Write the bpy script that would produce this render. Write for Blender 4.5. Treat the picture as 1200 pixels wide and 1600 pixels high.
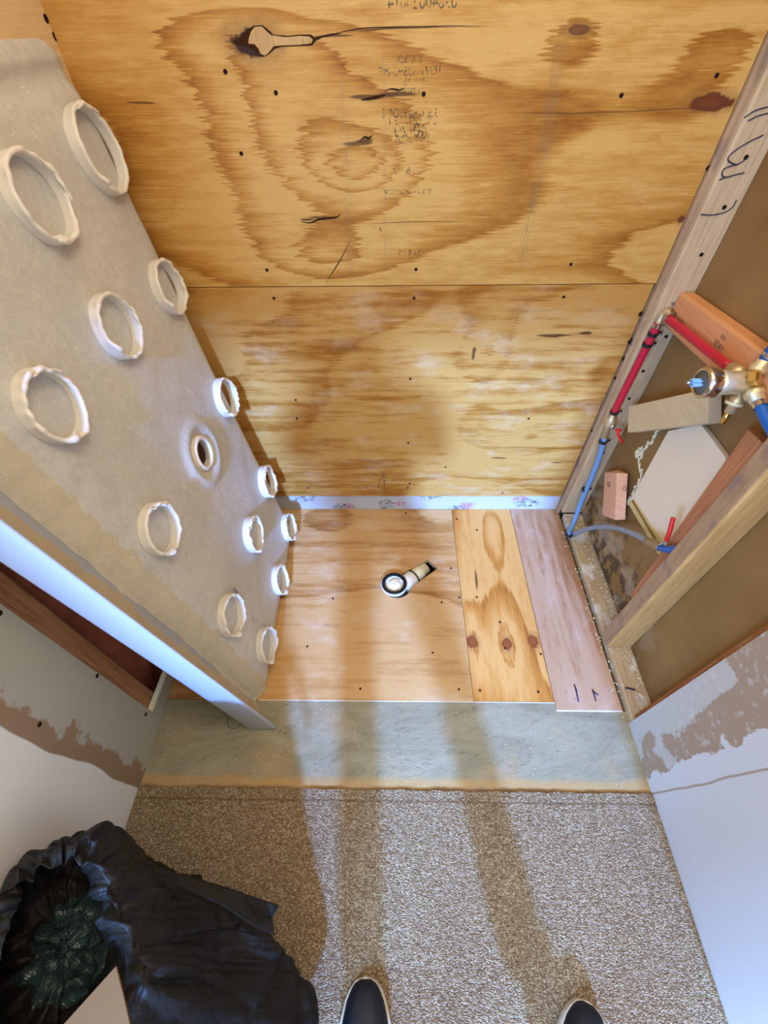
import bpy, bmesh, math, random
from mathutils import Vector, Matrix, noise
from mathutils.geometry import tessellate_polygon

# ------------------------------------------------------------------ scene, camera, world, lights
for o in list(bpy.data.objects): bpy.data.objects.remove(o)
SC = bpy.context.scene
COL = SC.collection
random.seed(7)
RT = Vector((0.99982462, 0.01316492, -0.01332005))
UP = Vector((-0.00136574, 0.76059627, 0.64922373))
FW = Vector((-0.01867817, 0.64909167, -0.76048085))
FPX = 677.73
CAM = Vector((0, 0, 1.35))
cd = bpy.data.cameras.new('camera')
cd.sensor_fit = 'VERTICAL'; cd.sensor_height = 24.0; cd.lens = 24.0 * FPX / 1600.0
cd.clip_start = 0.02
cam = bpy.data.objects.new('camera', cd); COL.objects.link(cam)
mw = Matrix.Identity(4)
for i in range(3):
    mw[i][0] = RT[i]; mw[i][1] = UP[i]; mw[i][2] = -FW[i]; mw[i][3] = CAM[i]
cam.matrix_world = mw
SC.camera = cam
SC.view_settings.view_transform = 'Standard'
SC.view_settings.look = 'None'
SC.view_settings.gamma = 1.0
SC.view_settings.use_curve_mapping = False
SC.view_settings.exposure = 0.70

w = bpy.data.worlds.new('room_light'); SC.world = w; w.use_nodes = True
bg = w.node_tree.nodes['Background']
bg.inputs[0].default_value = (1.0, 0.885, 0.69, 1); bg.inputs[1].default_value = 0.98

def light(name, kind, loc, target, energy, color, **kw):
    d = bpy.data.lights.new(name, kind); d.energy = energy; d.color = color
    for k, v in kw.items(): setattr(d, k, v)
    o = bpy.data.objects.new(name, d); COL.objects.link(o); o.location = loc
    o.rotation_euler = (Vector(target) - Vector(loc)).to_track_quat('-Z', 'Y').to_euler()
    return o
# low daylight from the window behind the person
light('window_sunlight', 'SUN', (1.0, -4, 2.4), (1.0 - 0.035, -3, 2.4 - 0.57), 7.2, (0.17, 0.37, 1.0), angle=math.radians(3.8))
# two fill lights, added without a known source
light('right_wall_fill', 'AREA', (-0.80, -1.15, 1.15), (0.9, -0.75, 0.75), 72, (0.24, 0.50, 1.0), shape='RECTANGLE', size=1.0, size_y=1.0)  # blue fill added to cool and brighten the right wall
light('warm_fill', 'AREA', (0.40, 0.15, 2.35), (-0.2, 0.3, 0.0), 8, (1.0, 0.80, 0.54), shape='DISK', size=0.6)  # warm overhead fill added to brighten the left wall and pan

def at(px, py, X=None, Y=None, Z=None):
    d = FW + RT * ((px - 600) / FPX) - UP * ((py - 800) / FPX)
    if X is not None: t = (X - CAM.x) / d.x
    elif Y is not None: t = (Y - CAM.y) / d.y
    else: t = (Z - CAM.z) / d.z
    return CAM + d * t

# ------------------------------------------------------------------ object helpers
def link(name, me, mat=None, parent=None):
    o = bpy.data.objects.new(name, me); COL.objects.link(o)
    if mat is not None: me.materials.append(mat)
    if parent is not None:
        o.parent = parent; o.matrix_parent_inverse = Matrix.Translation(-parent.location)
    return o
def frombm(name, bm, mat=None, parent=None, smooth=False, recalc=True):
    if recalc: bmesh.ops.recalc_face_normals(bm, faces=bm.faces)
    me = bpy.data.meshes.new(name); bm.to_mesh(me); bm.free()
    if smooth:
        for p in me.polygons: p.use_smooth = True
    return link(name, me, mat, parent)
def tag(o, label, cat, group=None, kind=None):
    if label: o['label'] = label
    if cat: o['category'] = cat
    if group: o['group'] = group
    if kind: o['kind'] = kind
    return o
def struct(o): o['kind'] = 'structure'; return o
def empty(name, loc=(0, 0, 0)):
    o = bpy.data.objects.new(name, None); COL.objects.link(o); o.location = loc; o.empty_display_size = .05
    return o
def bevel(o, w=.002, seg=2, ang=30):
    m = o.modifiers.new('bevel', 'BEVEL'); m.width = w; m.segments = seg; m.limit_method = 'ANGLE'; m.angle_limit = math.radians(ang)
    return o
def sub(o, lv=1):
    m = o.modifiers.new('subsurf', 'SUBSURF'); m.levels = lv; m.render_levels = lv
    return o
def hexa(name, v, mat, parent=None, bev=.002):
    """v: 8 points, bottom loop then top loop"""
    bm = bmesh.new(); q = [bm.verts.new(p) for p in v]
    for f in ((0, 1, 2, 3), (4, 5, 6, 7), (0, 1, 5, 4), (1, 2, 6, 5), (2, 3, 7, 6), (3, 0, 4, 7)): bm.faces.new([q[i] for i in f])
    o = frombm(name, bm, mat, parent)
    if bev: bevel(o, bev)
    return o
def box(name, x0, x1, y0, y1, z0, z1, mat, parent=None, bev=.002):
    return hexa(name, [(x0, y0, z0), (x1, y0, z0), (x1, y1, z0), (x0, y1, z0), (x0, y0, z1), (x1, y0, z1), (x1, y1, z1), (x0, y1, z1)], mat, parent, bev)
def slab(name, loops, z0, z1, mat, parent=None, conv=None, bev=0):
    """flat plate from an outline (and holes) in 2-D; conv(u, v, h) -> point"""
    conv = conv or (lambda u, v, h: (u, v, h))
    bm = bmesh.new()
    L = [[Vector((p[0], p[1], 0)) for p in l] for l in loops]
    tris = tessellate_polygon(L)
    flat = [p for l in L for p in l]
    a = [bm.verts.new(conv(p.x, p.y, z0)) for p in flat]
    b = [bm.verts.new(conv(p.x, p.y, z1)) for p in flat]
    for t in tris:
        try: bm.faces.new([a[i] for i in t]); bm.faces.new([b[i] for i in reversed(t)])
        except ValueError: pass
    k = 0
    for l in L:
        n = len(l)
        for i in range(n):
            i0, i1 = k + i, k + (i + 1) % n
            try: bm.faces.new([a[i0], a[i1], b[i1], b[i0]])
            except ValueError: pass
        k += n
    o = frombm(name, bm, mat, parent)
    if bev: bevel(o, bev)
    return o
def catmull(P, n=8, closed=False):
    P = [Vector(p) for p in P]; out = []; m = len(P)
    rng = range(m) if closed else range(m - 1)
    for i in rng:
        if closed: a, b, c, d = P[(i - 1) % m], P[i], P[(i + 1) % m], P[(i + 2) % m]
        else: a, b, c, d = P[max(i - 1, 0)], P[i], P[i + 1], P[min(i + 2, m - 1)]
        for k in range(n):
            t = k / n
            out.append(.5 * ((2 * b) + (c - a) * t + (2 * a - 5 * b + 4 * c - d) * t * t + (3 * b - a - 3 * c + d) * t ** 3))
    if not closed: out.append(P[-1])
    return out
def tube_bm(bm, pts, r, seg=10, cap=True):
    pts = [Vector(p) for p in pts]; n = len(pts)
    rr = r if isinstance(r, (list, tuple)) else [r] * n
    t0 = (pts[1] - pts[0]).normalized()
    a = t0.orthogonal().normalized(); rings = []
    for i, p in enumerate(pts):
        t = (pts[min(i + 1, n - 1)] - pts[max(i - 1, 0)])
        t = t.normalized() if t.length > 1e-9 else t0
        a = (a - t * a.dot(t)); a = a.normalized() if a.length > 1e-6 else t.orthogonal().normalized()
        b = t.cross(a)
        rings.append([bm.verts.new(p + (a * math.cos(2 * math.pi * k / seg) + b * math.sin(2 * math.pi * k / seg)) * rr[i]) for k in range(seg)])
    for i in range(n - 1):
        for k in range(seg):
            bm.faces.new([rings[i][k], rings[i][(k + 1) % seg], rings[i + 1][(k + 1) % seg], rings[i + 1][k]])
    if cap:
        bm.faces.new(rings[0][::-1]); bm.faces.new(rings[-1])
def tube(name, pts, r, mat, parent=None, seg=12):
    bm = bmesh.new(); tube_bm(bm, pts, r, seg); return frombm(name, bm, mat, parent, smooth=True)
def lathe_bm(bm, prof, origin, axis, seg=32, closed=False):
    """prof: (radius, height) pairs turned about axis"""
    ax = Vector(axis).normalized(); a = ax.orthogonal().normalized(); b = ax.cross(a); O = Vector(origin); rings = []
    for r, h in prof:
        if r < 1e-6: rings.append([bm.verts.new(O + ax * h)])
        else: rings.append([bm.verts.new(O + ax * h + (a * math.cos(2 * math.pi * k / seg) + b * math.sin(2 * math.pi * k / seg)) * r) for k in range(seg)])
    m = len(rings)
    for i in range(m if closed else m - 1):
        A, B = rings[i], rings[(i + 1) % m]
        for k in range(seg):
            f = [A[k % len(A)], A[(k + 1) % len(A)], B[(k + 1) % len(B)], B[k % len(B)]]
            g = []
            for v_ in f:
                if v_ not in g: g.append(v_)
            if len(g) > 2: bm.faces.new(g)
def lathe(name, prof, origin, axis, mat, parent=None, seg=32, smooth=True, closed=False):
    bm = bmesh.new(); lathe_bm(bm, prof, origin, axis, seg, closed)
    o = frombm(name, bm, mat, parent, smooth=smooth)
    return o
def shade_auto(o, ang=35):
    me = o.data
    for p in me.polygons: p.use_smooth = True
    bm = bmesh.new(); bm.from_mesh(me)
    for e in bm.edges:
        if len(e.link_faces) == 2 and e.calc_face_angle(0) > math.radians(ang): e.smooth = False
    bm.to_mesh(me); bm.free(); return o

# ------------------------------------------------------------------ material helpers
class NT:
    def __init__(s, name, rough=.6, spec=.3, metal=0):
        s.m = bpy.data.materials.new(name); s.m.use_nodes = True; s.t = s.m.node_tree
        s.b = s.t.nodes['Principled BSDF']; s.b.inputs['Roughness'].default_value = rough
        s.b.inputs['Specular IOR Level'].default_value = spec; s.b.inputs['Metallic'].default_value = metal
        s._c = None
    def n(s, typ, **kw):
        x = s.t.nodes.new(typ)
        for k, v in kw.items(): setattr(x, k, v)
        return x
    def put(s, sock, val):
        if isinstance(val, bpy.types.NodeSocket): s.t.links.new(val, sock)
        elif isinstance(val, (tuple, list)) and len(val) == 3 and sock.type == 'RGBA': sock.default_value = (*val, 1)
        else: sock.default_value = val
    def co(s):
        if s._c is None:
            tc = s.n('ShaderNodeTexCoord'); sp = s.n('ShaderNodeSeparateXYZ'); s.t.links.new(tc.outputs['Object'], sp.inputs[0])
            s._c = (sp.outputs[0], sp.outputs[1], sp.outputs[2], tc.outputs['Object'])
        return s._c
    def ma(s, op, a, b=0.0, c=0.0):
        x = s.n('ShaderNodeMath', operation=op); s.put(x.inputs[0], a); s.put(x.inputs[1], b)
        if op in ('MULTIPLY_ADD', 'SMOOTH_MIN', 'SMOOTH_MAX', 'WRAP'): s.put(x.inputs[2], c)
        return x.outputs[0]
    def vec(s, a, b, c=0.0):
        x = s.n('ShaderNodeCombineXYZ'); s.put(x.inputs[0], a); s.put(x.inputs[1], b); s.put(x.inputs[2], c); return x.outputs[0]
    def noise(s, v, scale=5., detail=3., rough=.5, dist=0.):
        x = s.n('ShaderNodeTexNoise'); s.put(x.inputs['Vector'], v); x.inputs['Scale'].default_value = scale
        x.inputs['Detail'].default_value = detail; x.inputs['Roughness'].default_value = rough; x.inputs['Distortion'].default_value = dist
        return x.outputs['Fac']
    def voro(s, v, scale=5., feat='F1', out='Distance', rnd=1.):
        x = s.n('ShaderNodeTexVoronoi', feature=feat); s.put(x.inputs['Vector'], v); x.inputs['Scale'].default_value = scale
        x.inputs['Randomness'].default_value = rnd; return x.outputs[out]
    def step(s, x, a, b, lo=0., hi=1.):
        r = s.n('ShaderNodeMapRange', interpolation_type='SMOOTHSTEP'); s.put(r.inputs[0], x)
        r.inputs[1].default_value = a; r.inputs[2].default_value = b; r.inputs[3].default_value = lo; r.inputs[4].default_value = hi
        return r.outputs[0]
    def ramp(s, f, stops, interp='LINEAR'):
        r = s.n('ShaderNodeValToRGB'); s.put(r.inputs[0], f); cr = r.color_ramp; cr.interpolation = interp
        while len(cr.elements) < len(stops): cr.elements.new(.5)
        for e, (p, c) in zip(cr.elements, stops): e.position = p; e.color = (*c, 1)
        return r.outputs[0]
    def mix(s, f, a, b, mode='MIX'):
        x = s.n('ShaderNodeMix', data_type='RGBA', blend_type=mode); s.put(x.inputs[0], f); s.put(x.inputs[6], a); s.put(x.inputs[7], b)
        return x.outputs[2]
    def color(s, c): s.put(s.b.inputs['Base Color'], c)
    def rough(s, c): s.put(s.b.inputs['Roughness'], c)
    def bump(s, h, strength=.3, dist=.002):
        x = s.n('ShaderNodeBump'); s.put(x.inputs['Height'], h); x.inputs['Strength'].default_value = strength; x.inputs['Distance'].default_value = dist
        s.t.links.new(x.outputs[0], s.b.inputs['Normal'])
def srgb(r, g, b):
    f = lambda c: (c / 255 / 12.92) if c <= 10 else ((c / 255 + .055) / 1.055) ** 2.4
    return (f(r), f(g), f(b))
def plain(name, c, rough=.5, spec=.4, metal=0, nz=.12, sc=40, bump=0):
    k = NT(name, rough, spec, metal); X, Y, Z, V = k.co()
    f = k.noise(V, sc, 3)
    k.color(k.mix(f, tuple(x * (1 - nz) for x in c), tuple(min(1, x * (1 + nz)) for x in c)))
    if bump: k.bump(f, bump, .001)
    return k.m

def plywood(name, U, V, light, mid, dark, seed=0., knots=(), rings=(), cont=1., freq=5.5, whiten=None, rough=.55, cracks=(), streak=.5, smudges=()):
    """rotary-cut veneer: bands are contours of a stretched height field, frayed along the grain.
    U runs along the grain; knots / rings / cracks are (u, v, a, b)"""
    k = NT(name, rough, .15); C = k.co(); u, v = C[U], C[V]
    fray = k.noise(k.vec(k.ma('MULTIPLY', u, 6.), k.ma('MULTIPLY', v, 260.), seed), 1., 1.)
    uu = k.ma('ADD', u, k.ma('MULTIPLY', k.ma('SUBTRACT', fray, .5), .085))
    wob = k.noise(k.vec(k.ma('MULTIPLY', u, 3.), k.ma('MULTIPLY', v, 11.), seed + 3), 1., 2.)
    vv = k.ma('ADD', v, k.ma('MULTIPLY', k.ma('SUBTRACT', wob, .5), .05))
    h = k.noise(k.vec(k.ma('MULTIPLY', uu, 1.25), k.ma('MULTIPLY', vv, 3.1), seed + 7), 1., 1., .4)
    h = k.ma('MULTIPLY', h, freq)
    for (a, b, ra, rb, amp) in rings:
        du = k.ma('DIVIDE', k.ma('SUBTRACT', uu, a), ra); dv = k.ma('DIVIDE', k.ma('SUBTRACT', vv, b), rb)
        d2 = k.ma('ADD', k.ma('MULTIPLY', du, du), k.ma('MULTIPLY', dv, dv))
        h = k.ma('ADD', h, k.ma('DIVIDE', amp, k.ma('ADD', 1., d2)))
    w_ = k.ma('FRACT', k.ma('MULTIPLY', h, 1.0))
    band = k.ramp(w_, [(0., (1.,) * 3), (.10, (.75,) * 3), (.30, (.3,) * 3), (.55, (.08,) * 3), (.93, (.0,) * 3), (.965, (.1,) * 3), (1., (1.,) * 3)])
    fine = k.noise(k.vec(k.ma('MULTIPLY', u, 14.), k.ma('MULTIPLY', v, 420.), seed), 1., 2.)
    med = k.noise(k.vec(k.ma('MULTIPLY', u, 3.), k.ma('MULTIPLY', v, 45.), seed + 11), 1., 3.)
    big = k.noise(k.vec(k.ma('MULTIPLY', u, 1.6), k.ma('MULTIPLY', v, 3.), seed + 20), 1., 2.)
    f = k.ma('MULTIPLY', band, .62 * cont)
    f = k.ma('ADD', f, k.ma('MULTIPLY', k.ma('SUBTRACT', med, .5), 1.1 * streak))
    f = k.ma('ADD', f, k.ma('MULTIPLY', k.ma('SUBTRACT', fine, .5), .45))
    f = k.ma('ADD', f, k.ma('MULTIPLY', k.ma('SUBTRACT', big, .5), 1.1))
    mot = k.noise(k.vec(k.ma('MULTIPLY', u, 16.), k.ma('MULTIPLY', v, 60.), seed + 50), 1., 4., .65)
    f = k.ma('ADD', f, k.ma('MULTIPLY', k.ma('SUBTRACT', mot, .5), .8))
    col = k.ramp(f, [(0., light), (.38, mid), (.95, dark)])
    # pale torn fibres
    fl = k.step(k.noise(k.vec(k.ma('MULTIPLY', u, 22.), k.ma('MULTIPLY', v, 300.), seed + 31), 1., 2.), .66, .78)
    col = k.mix(k.ma('MULTIPLY', fl, .45), col, tuple(min(1, c * 1.25 + .04) for c in light))
    if whiten:
        wn = k.step(k.noise(k.vec(k.ma('MULTIPLY', u, 7.), k.ma('MULTIPLY', v, 13.), seed + 40), 1., 5., .6), .5, .75)
        col = k.mix(k.ma('MULTIPLY', wn, whiten[3]), col, whiten[:3])
    kn = k.noise(C[3], 60., 3.)
    for (a, b, ra, rb, c) in knots:
        du = k.ma('DIVIDE', k.ma('SUBTRACT', u, a), ra); dv = k.ma('DIVIDE', k.ma('SUBTRACT', v, b), rb)
        d = k.ma('SQRT', k.ma('ADD', k.ma('MULTIPLY', du, du), k.ma('MULTIPLY', dv, dv)))
        d = k.ma('ADD', d, k.ma('MULTIPLY', k.ma('SUBTRACT', kn, .5), .9))
        col = k.mix(k.step(d, 1.05, .8), col, k.mix(k.step(d, .1, .85), tuple(min(1, x * 1.35) for x in c), c))
        col = k.mix(k.ma('MULTIPLY', k.step(d, 2.0, .9), .35), col, c)
    for (a, b, ra, rb) in cracks:      # dark splits along the grain
        du = k.ma('DIVIDE', k.ma('SUBTRACT', u, a), ra)
        dv = k.ma('DIVIDE', k.ma('SUBTRACT', k.ma('ADD', v, k.ma('MULTIPLY', k.ma('SUBTRACT', wob, .5), .03)), b), rb)
        d = k.ma('SQRT', k.ma('ADD', k.ma('MULTIPLY', du, du), k.ma('MULTIPLY', dv, dv)))
        d = k.ma('ADD', d, k.ma('MULTIPLY', k.ma('SUBTRACT', med, .5), 1.5))
        col = k.mix(k.ma('MULTIPLY', k.step(d, 1.1, .7), .85), col, srgb(88, 55, 28))
    for (ua, va, ub, vb, wd, st_) in smudges:   # rubbed grey dirt along a straight line
        sl = (ub - ua) / (vb - va)
        d = k.ma('ABSOLUTE', k.ma('SUBTRACT', k.ma('SUBTRACT', u, ua), k.ma('MULTIPLY', k.ma('SUBTRACT', v, va), sl)))
        rg2 = k.ma('MULTIPLY', k.step(v, min(va, vb) - .02, min(va, vb) + .03), k.step(v, max(va, vb) + .02, max(va, vb) - .03))
        tx = k.step(k.noise(k.vec(k.ma('MULTIPLY', u, 220.), k.ma('MULTIPLY', v, 30.), 4.), 1., 4., .7), .42, .62)
        m_ = k.ma('MULTIPLY', k.ma('MULTIPLY', k.step(d, wd, wd * .3), rg2), tx)
        col = k.mix(k.ma('MULTIPLY', m_, st_ * .75), col, srgb(122, 108, 88))
    k.color(col)
    k.bump(k.ma('ADD', k.ma('MULTIPLY', fine, .7), med), .35, .0012)
    k.rough(k.step(fine, .2, .8, rough + .1, rough - .12))
    return k.m

def lumber(name, U, base, dark, seed=0., stain=None, sc=1.):
    k = NT(name, .6, .3); C = k.co(); u = C[U]; o = [C[i] for i in range(3) if i != U]
    a = k.ma('ADD', o[0], k.ma('MULTIPLY', o[1], .83))
    wob = k.noise(k.vec(k.ma('MULTIPLY', u, 2.5), k.ma('MULTIPLY', a, 9.), seed), 1., 2.)
    g = k.ma('SINE', k.ma('MULTIPLY', k.ma('ADD', a, k.ma('MULTIPLY', wob, .04)), 1700. * sc))
    f = k.ma('ADD', k.ma('MULTIPLY', g, .10), k.noise(k.vec(k.ma('MULTIPLY', u, 9.), k.ma('MULTIPLY', a, 160.), seed + 2), 1., 3.))
    big = k.noise(k.vec(k.ma('MULTIPLY', u, 4.), k.ma('MULTIPLY', o[0], 18.), k.ma('MULTIPLY', o[1], 18.)), 1., 3.)
    col = k.mix(k.step(f, .25, .95), base, dark)
    col = k.mix(k.ma('MULTIPLY', k.step(big, .35, .7), .35), col, dark)
    if stain:
        s_ = k.step(k.noise(C[3], 16., 5., .65), .5, .66)
        col = k.mix(k.ma('MULTIPLY', s_, .75), col, stain)
    k.color(col); k.bump(f, .25, .001)
    return k.m

# ------------------------------------------------------------------ materials
def P(px, py, Y=1.157):           # photo feature -> (x, z) on the back wall plane
    p = at(px, py, Y=Y); return p.x, p.z
def F(px, py):                    # photo feature -> (x, y) on the floor
    p = at(px, py, Z=0.0); return p.x, p.y
def kn(px, py, a, b, c, f=P): return (*f(px, py), a, b, c)
def rg(px, py, a, b, amp, f=P): return (*f(px, py), a, b, amp)
RED = srgb(104, 56, 34); BRK = srgb(58, 32, 18)
up_rings = [rg(562, 252, .09, .05, 3.), rg(508, 392, .13, .05, 2.), rg(440, 120, .10, .06, 1.6), rg(500, 230, .24, .12, 1.6), rg(430, 68, .20, .025, .8),
            rg(860, 170, .5, .10, 1.), rg(900, 45, .09, .04, 1.), rg(1150, 60, .12, .06, 1.)]
up_knots = [kn(395, 66, .040, .020, BRK), kn(1112, 160, .040, .014, RED), kn(1064, 343, .007, .007, RED), kn(905, 46, .022, .007, srgb(110, 70, 40))]
up_cracks = [(*P(620, 148), .055, .005), (*P(575, 152), .04, .004), (*P(560, 218), .035, .005), (*P(570, 214), .02, .004), (*P(505, 343), .045, .004), (*P(480, 346), .02, .003),
             (*P(640, 42), .12, .0012), (*P(960, 172), .25, .0013), (*P(520, 52), .05, .002), (*P(220, 164), .03, .002), (*P(660, 346), .15, .001)]
M_PLY_UP = plywood('plywood_upper', 0, 2, srgb(204, 160, 90), srgb(182, 130, 58), srgb(138, 82, 24), 2.3, up_knots, up_rings, 1., 3.1, cracks=up_cracks, smudges=[(*P(880, 40), *P(848, 250), .022, .5), (*P(850, 240), *P(812, 420), .014, .55), (*P(535, 120), *P(548, 440), .012, .35), (*P(600, 70), *P(602, 420), .006, .4)])
lo_rings = [rg(765, 545, .05, .09, 1.6), rg(430, 605, .12, .05, 1.), rg(830, 680, .10, .05, 1.2)]
lo_cracks = [(*P(868, 523), .055, .005), (*P(915, 520), .025, .004), (*P(780, 715), .035, .004), (*P(870, 722), .025, .004), (*P(865, 700), .05, .0012), (*P(740, 553), .006, .02), (*P(500, 760), .1, .0012)]
M_PLY_LOW = plywood('plywood_lower', 0, 2, srgb(188, 140, 72), srgb(158, 102, 36), srgb(108, 58, 12), 9.1, (), lo_rings, .5, 3.0,
                    whiten=(*srgb(206, 180, 146), .4), cracks=lo_cracks, streak=1.15)
M_PLY_FLOOR = plywood('plywood_floor', 0, 1, srgb(200, 158, 104), srgb(178, 130, 74), srgb(142, 92, 42), 14.7, (), [rg(500, 800, .3, .15, 1.5, F)], 1.0, 3.4,
                      whiten=(*srgb(222, 204, 184), .32), streak=1.15)
fk = srgb(134, 74, 40)
M_PLY_FLOOR2 = plywood('plywood_swirl', 1, 0, srgb(212, 160, 92), srgb(196, 134, 62), srgb(150, 84, 28), 21.2,
                       [(F(738, 1003)[1], F(738, 1003)[0], .024, .019, fk), (F(792, 1006)[1], F(792, 1006)[0], .024, .017, fk), (F(833, 1002)[1], F(833, 1002)[0], .024, .017, fk)],
                       [(F(792, 1006)[1], F(792, 1006)[0], .09, .03, 2.), (F(770, 830)[1], F(770, 830)[0], .1, .04, 1.6), (F(738, 1003)[1], F(738, 1003)[0], .12, .03, 1.6)], 1.1, 2.4, streak=.5,
                       cracks=[(F(745, 905)[1], F(745, 905)[0], .05, .006)])
M_PLY_FLOOR3 = plywood('plywood_pink', 1, 0, srgb(184, 146, 112), srgb(158, 114, 78), srgb(118, 76, 46), 31.2, (), (), .6, 4.0,
                       whiten=(*srgb(206, 184, 170), .4), streak=1.25)
M_LEFT_PLY = plywood('plywood_left', 1, 2, srgb(216, 184, 140), srgb(200, 164, 118), srgb(180, 142, 96), 41., (), (), .3, 2., streak=.3)
M_STUD_A = lumber('stud_pale', 2, srgb(214, 192, 158), srgb(176, 146, 108), 1.)
M_STUD_B = lumber('stud_golden', 2, srgb(226, 190, 130), srgb(186, 142, 84), 2.)
M_STUD_B2 = lumber('stud_mottled', 2, srgb(186, 158, 124), srgb(150, 118, 88), 3., stain=srgb(138, 116, 108))
M_STUD_C = lumber('stud_redbrown', 2, srgb(176, 112, 62), srgb(120, 66, 30), 4., stain=srgb(158, 128, 88))
M_STUD_L = lumber('stud_left', 2, srgb(196, 142, 98), srgb(136, 88, 52), 5., sc=.9)
M_BLOCK = lumber('blocking_orange', 1, srgb(222, 162, 112), srgb(204, 142, 92), 6.)
M_CRIPPLE = lumber('short_stud_orange', 2, srgb(196, 136, 96), srgb(160, 104, 68), 7., sc=.6)
M_SCRAP = lumber('scrap_beige', 1, srgb(214, 196, 160), srgb(196, 176, 140), 8., sc=.7)
M_PINK = lumber('scrap_pink', 2, srgb(232, 186, 156), srgb(214, 160, 128), 9., sc=.6)
M_PLATE = lumber('plate_dusty', 1, srgb(202, 182, 148), srgb(160, 132, 92), 10., stain=srgb(226, 222, 216))
M_BRASS = plain('brass', srgb(226, 196, 120), .28, .5, 1.0, .05, 60)
M_BRASSD = plain('cast_brass', srgb(222, 208, 172), .5, .5, .75, .12, 150, .4)
M_CHROME = plain('chrome', srgb(214, 206, 200), .15, .5, 1.0, .03)
M_RED = plain('red_pex', srgb(190, 30, 62), .35, .5, 0, .06)
M_REDV = plain('red_vinyl', srgb(206, 44, 40), .4, .5, 0, .06)
M_BLUE = plain('blue_pex', srgb(20, 96, 176), .35, .5, 0, .06)
M_LBLUE = plain('pale_blue_pex', srgb(110, 158, 216), .4, .5, 0, .05)
M_GREYP = plain('grey_pex', srgb(134, 146, 160), .4, .5, 0, .08)
M_BLACK = plain('black_plastic', srgb(28, 28, 32), .4, .5, 0, .1)
M_DGREY = plain('cartridge_grey', srgb(92, 94, 88), .4, .5)
M_BGREY = plain('cartridge_blue', srgb(120, 150, 186), .4, .5)
M_SCREW = plain('screw_dark', srgb(40, 26, 20), .8, .1, 0)
M_CRACK = plain('split_dark', srgb(58, 34, 20), .95, .05, 0)
M_ZINC = plain('zinc', srgb(190, 200, 205), .3, .5, .9)
M_PVC = plain('pvc_white', srgb(232, 232, 230), .35, .5, 0, .02)
M_PVCC = plain('pvc_cream', srgb(226, 218, 186), .4, .5, 0, .03)
M_RUBBER = plain('rubber', srgb(24, 24, 26), .55, .3, 0, .1)
M_PAPER = plain('crumpled_paper', srgb(240, 232, 216), .8, .2, 0, .05, 60, .6)
M_SEAL = plain('adhesive_white', srgb(220, 214, 204), .42, .4, 0, .02, 60)
M_PENCIL = plain('pencil', srgb(96, 92, 90), .7, .2)
M_MARK = plain('marker', srgb(52, 48, 70), .6, .2)
M_INK = plain('ink_purple', srgb(60, 50, 120), .6, .2)
M_GYPE = plain('gypsum_edge', srgb(232, 222, 190), .85, .1, 0, .08, 60, .5)
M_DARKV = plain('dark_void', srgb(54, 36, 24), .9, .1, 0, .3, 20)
M_INS = plain('insulation_paper', srgb(176, 104, 80), .8, .2, 0, .35, 30, .5)
M_INSY = plain('kraft_paper', srgb(176, 132, 72), .7, .2, 0, .15, 20, .5)
M_SKIN = plain('skin', srgb(208, 160, 130), .5, .4, 0, .04)
M_JEANS = plain('jeans', srgb(44, 52, 72), .8, .2, 0, .15, 300)
M_SHIRT = plain('grey_shirt', srgb(92, 96, 100), .85, .2, 0, .1, 300)
M_HAIR = plain('hair', srgb(60, 42, 30), .6, .3, 0, .3, 200)
M_SHOE = plain('shoe_black', srgb(16, 18, 26), .5, .4, 0, .3, 400, .3)
M_SOLE = plain('sole_beige', srgb(206, 196, 176), .6, .3, 0, .05)
M_INLAY = lumber('veneer_patch', 2, srgb(200, 164, 108), srgb(166, 124, 70), 11., sc=1.2)

def mat_stamp():
    k = NT('faded_stamp', .7, .1); V = k.co()[3]
    k.color(srgb(98, 88, 78)); f = k.step(k.noise(V, 130., 3.), .42, .62, .0, .42)
    k.put(k.b.inputs['Alpha'], f); return k.m
M_STAMP = mat_stamp()

def mat_pan(name, ca, cb, fm):
    k = NT(name, .5, .35); X, Y, Z, V = k.co()
    bend = k.noise(V, 14., 2.)
    fib = None
    for i, (a, t) in enumerate(((.3, .70), (1.1, .71), (1.9, .70), (2.6, .71))):
        yy = k.ma('ADD', Y, k.ma('MULTIPLY', bend, .03)); zz = k.ma('ADD', Z, k.ma('MULTIPLY', bend, -.025))
        p = k.ma('ADD', k.ma('MULTIPLY', yy, math.cos(a)), k.ma('MULTIPLY', zz, math.sin(a)))
        q = k.ma('SUBTRACT', k.ma('MULTIPLY', zz, math.cos(a)), k.ma('MULTIPLY', yy, math.sin(a)))
        n_ = k.step(k.noise(k.vec(k.ma('MULTIPLY', p, 46.), k.ma('MULTIPLY', q, 560.), i * 5.), 1., 1.), t - .09, t + .03)
        fib = n_ if fib is None else k.ma('MAXIMUM', fib, n_)
    base = k.ramp(k.noise(V, 5., 4.), [(.3, ca), (.7, cb)])
    base = k.mix(k.ma('MULTIPLY', k.step(k.noise(V, 70., 4.), .4, .65), .3), base, srgb(172, 168, 158))
    base = k.mix(k.ma('MULTIPLY', fib, fm), base, srgb(240, 234, 216))
    sp = k.step(k.voro(V, 22.), .035, .02)
    base = k.mix(k.ma('MULTIPLY', sp, .7), base, srgb(110, 100, 92))
    k.color(base); k.bump(k.ma('ADD', fib, k.noise(V, 60., 3.)), .45, .0015)
    return k.m
M_PAN = mat_pan('fibreglass_back', srgb(182, 181, 176), srgb(200, 198, 191), .48)
M_PANTAN = mat_pan('fibreglass_shoulder', srgb(182, 172, 146), srgb(196, 184, 156), .35)
M_LEDGE = plain('bare_resin', srgb(178, 162, 134), .45, .3, 0, .05, 14, .1)
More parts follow.
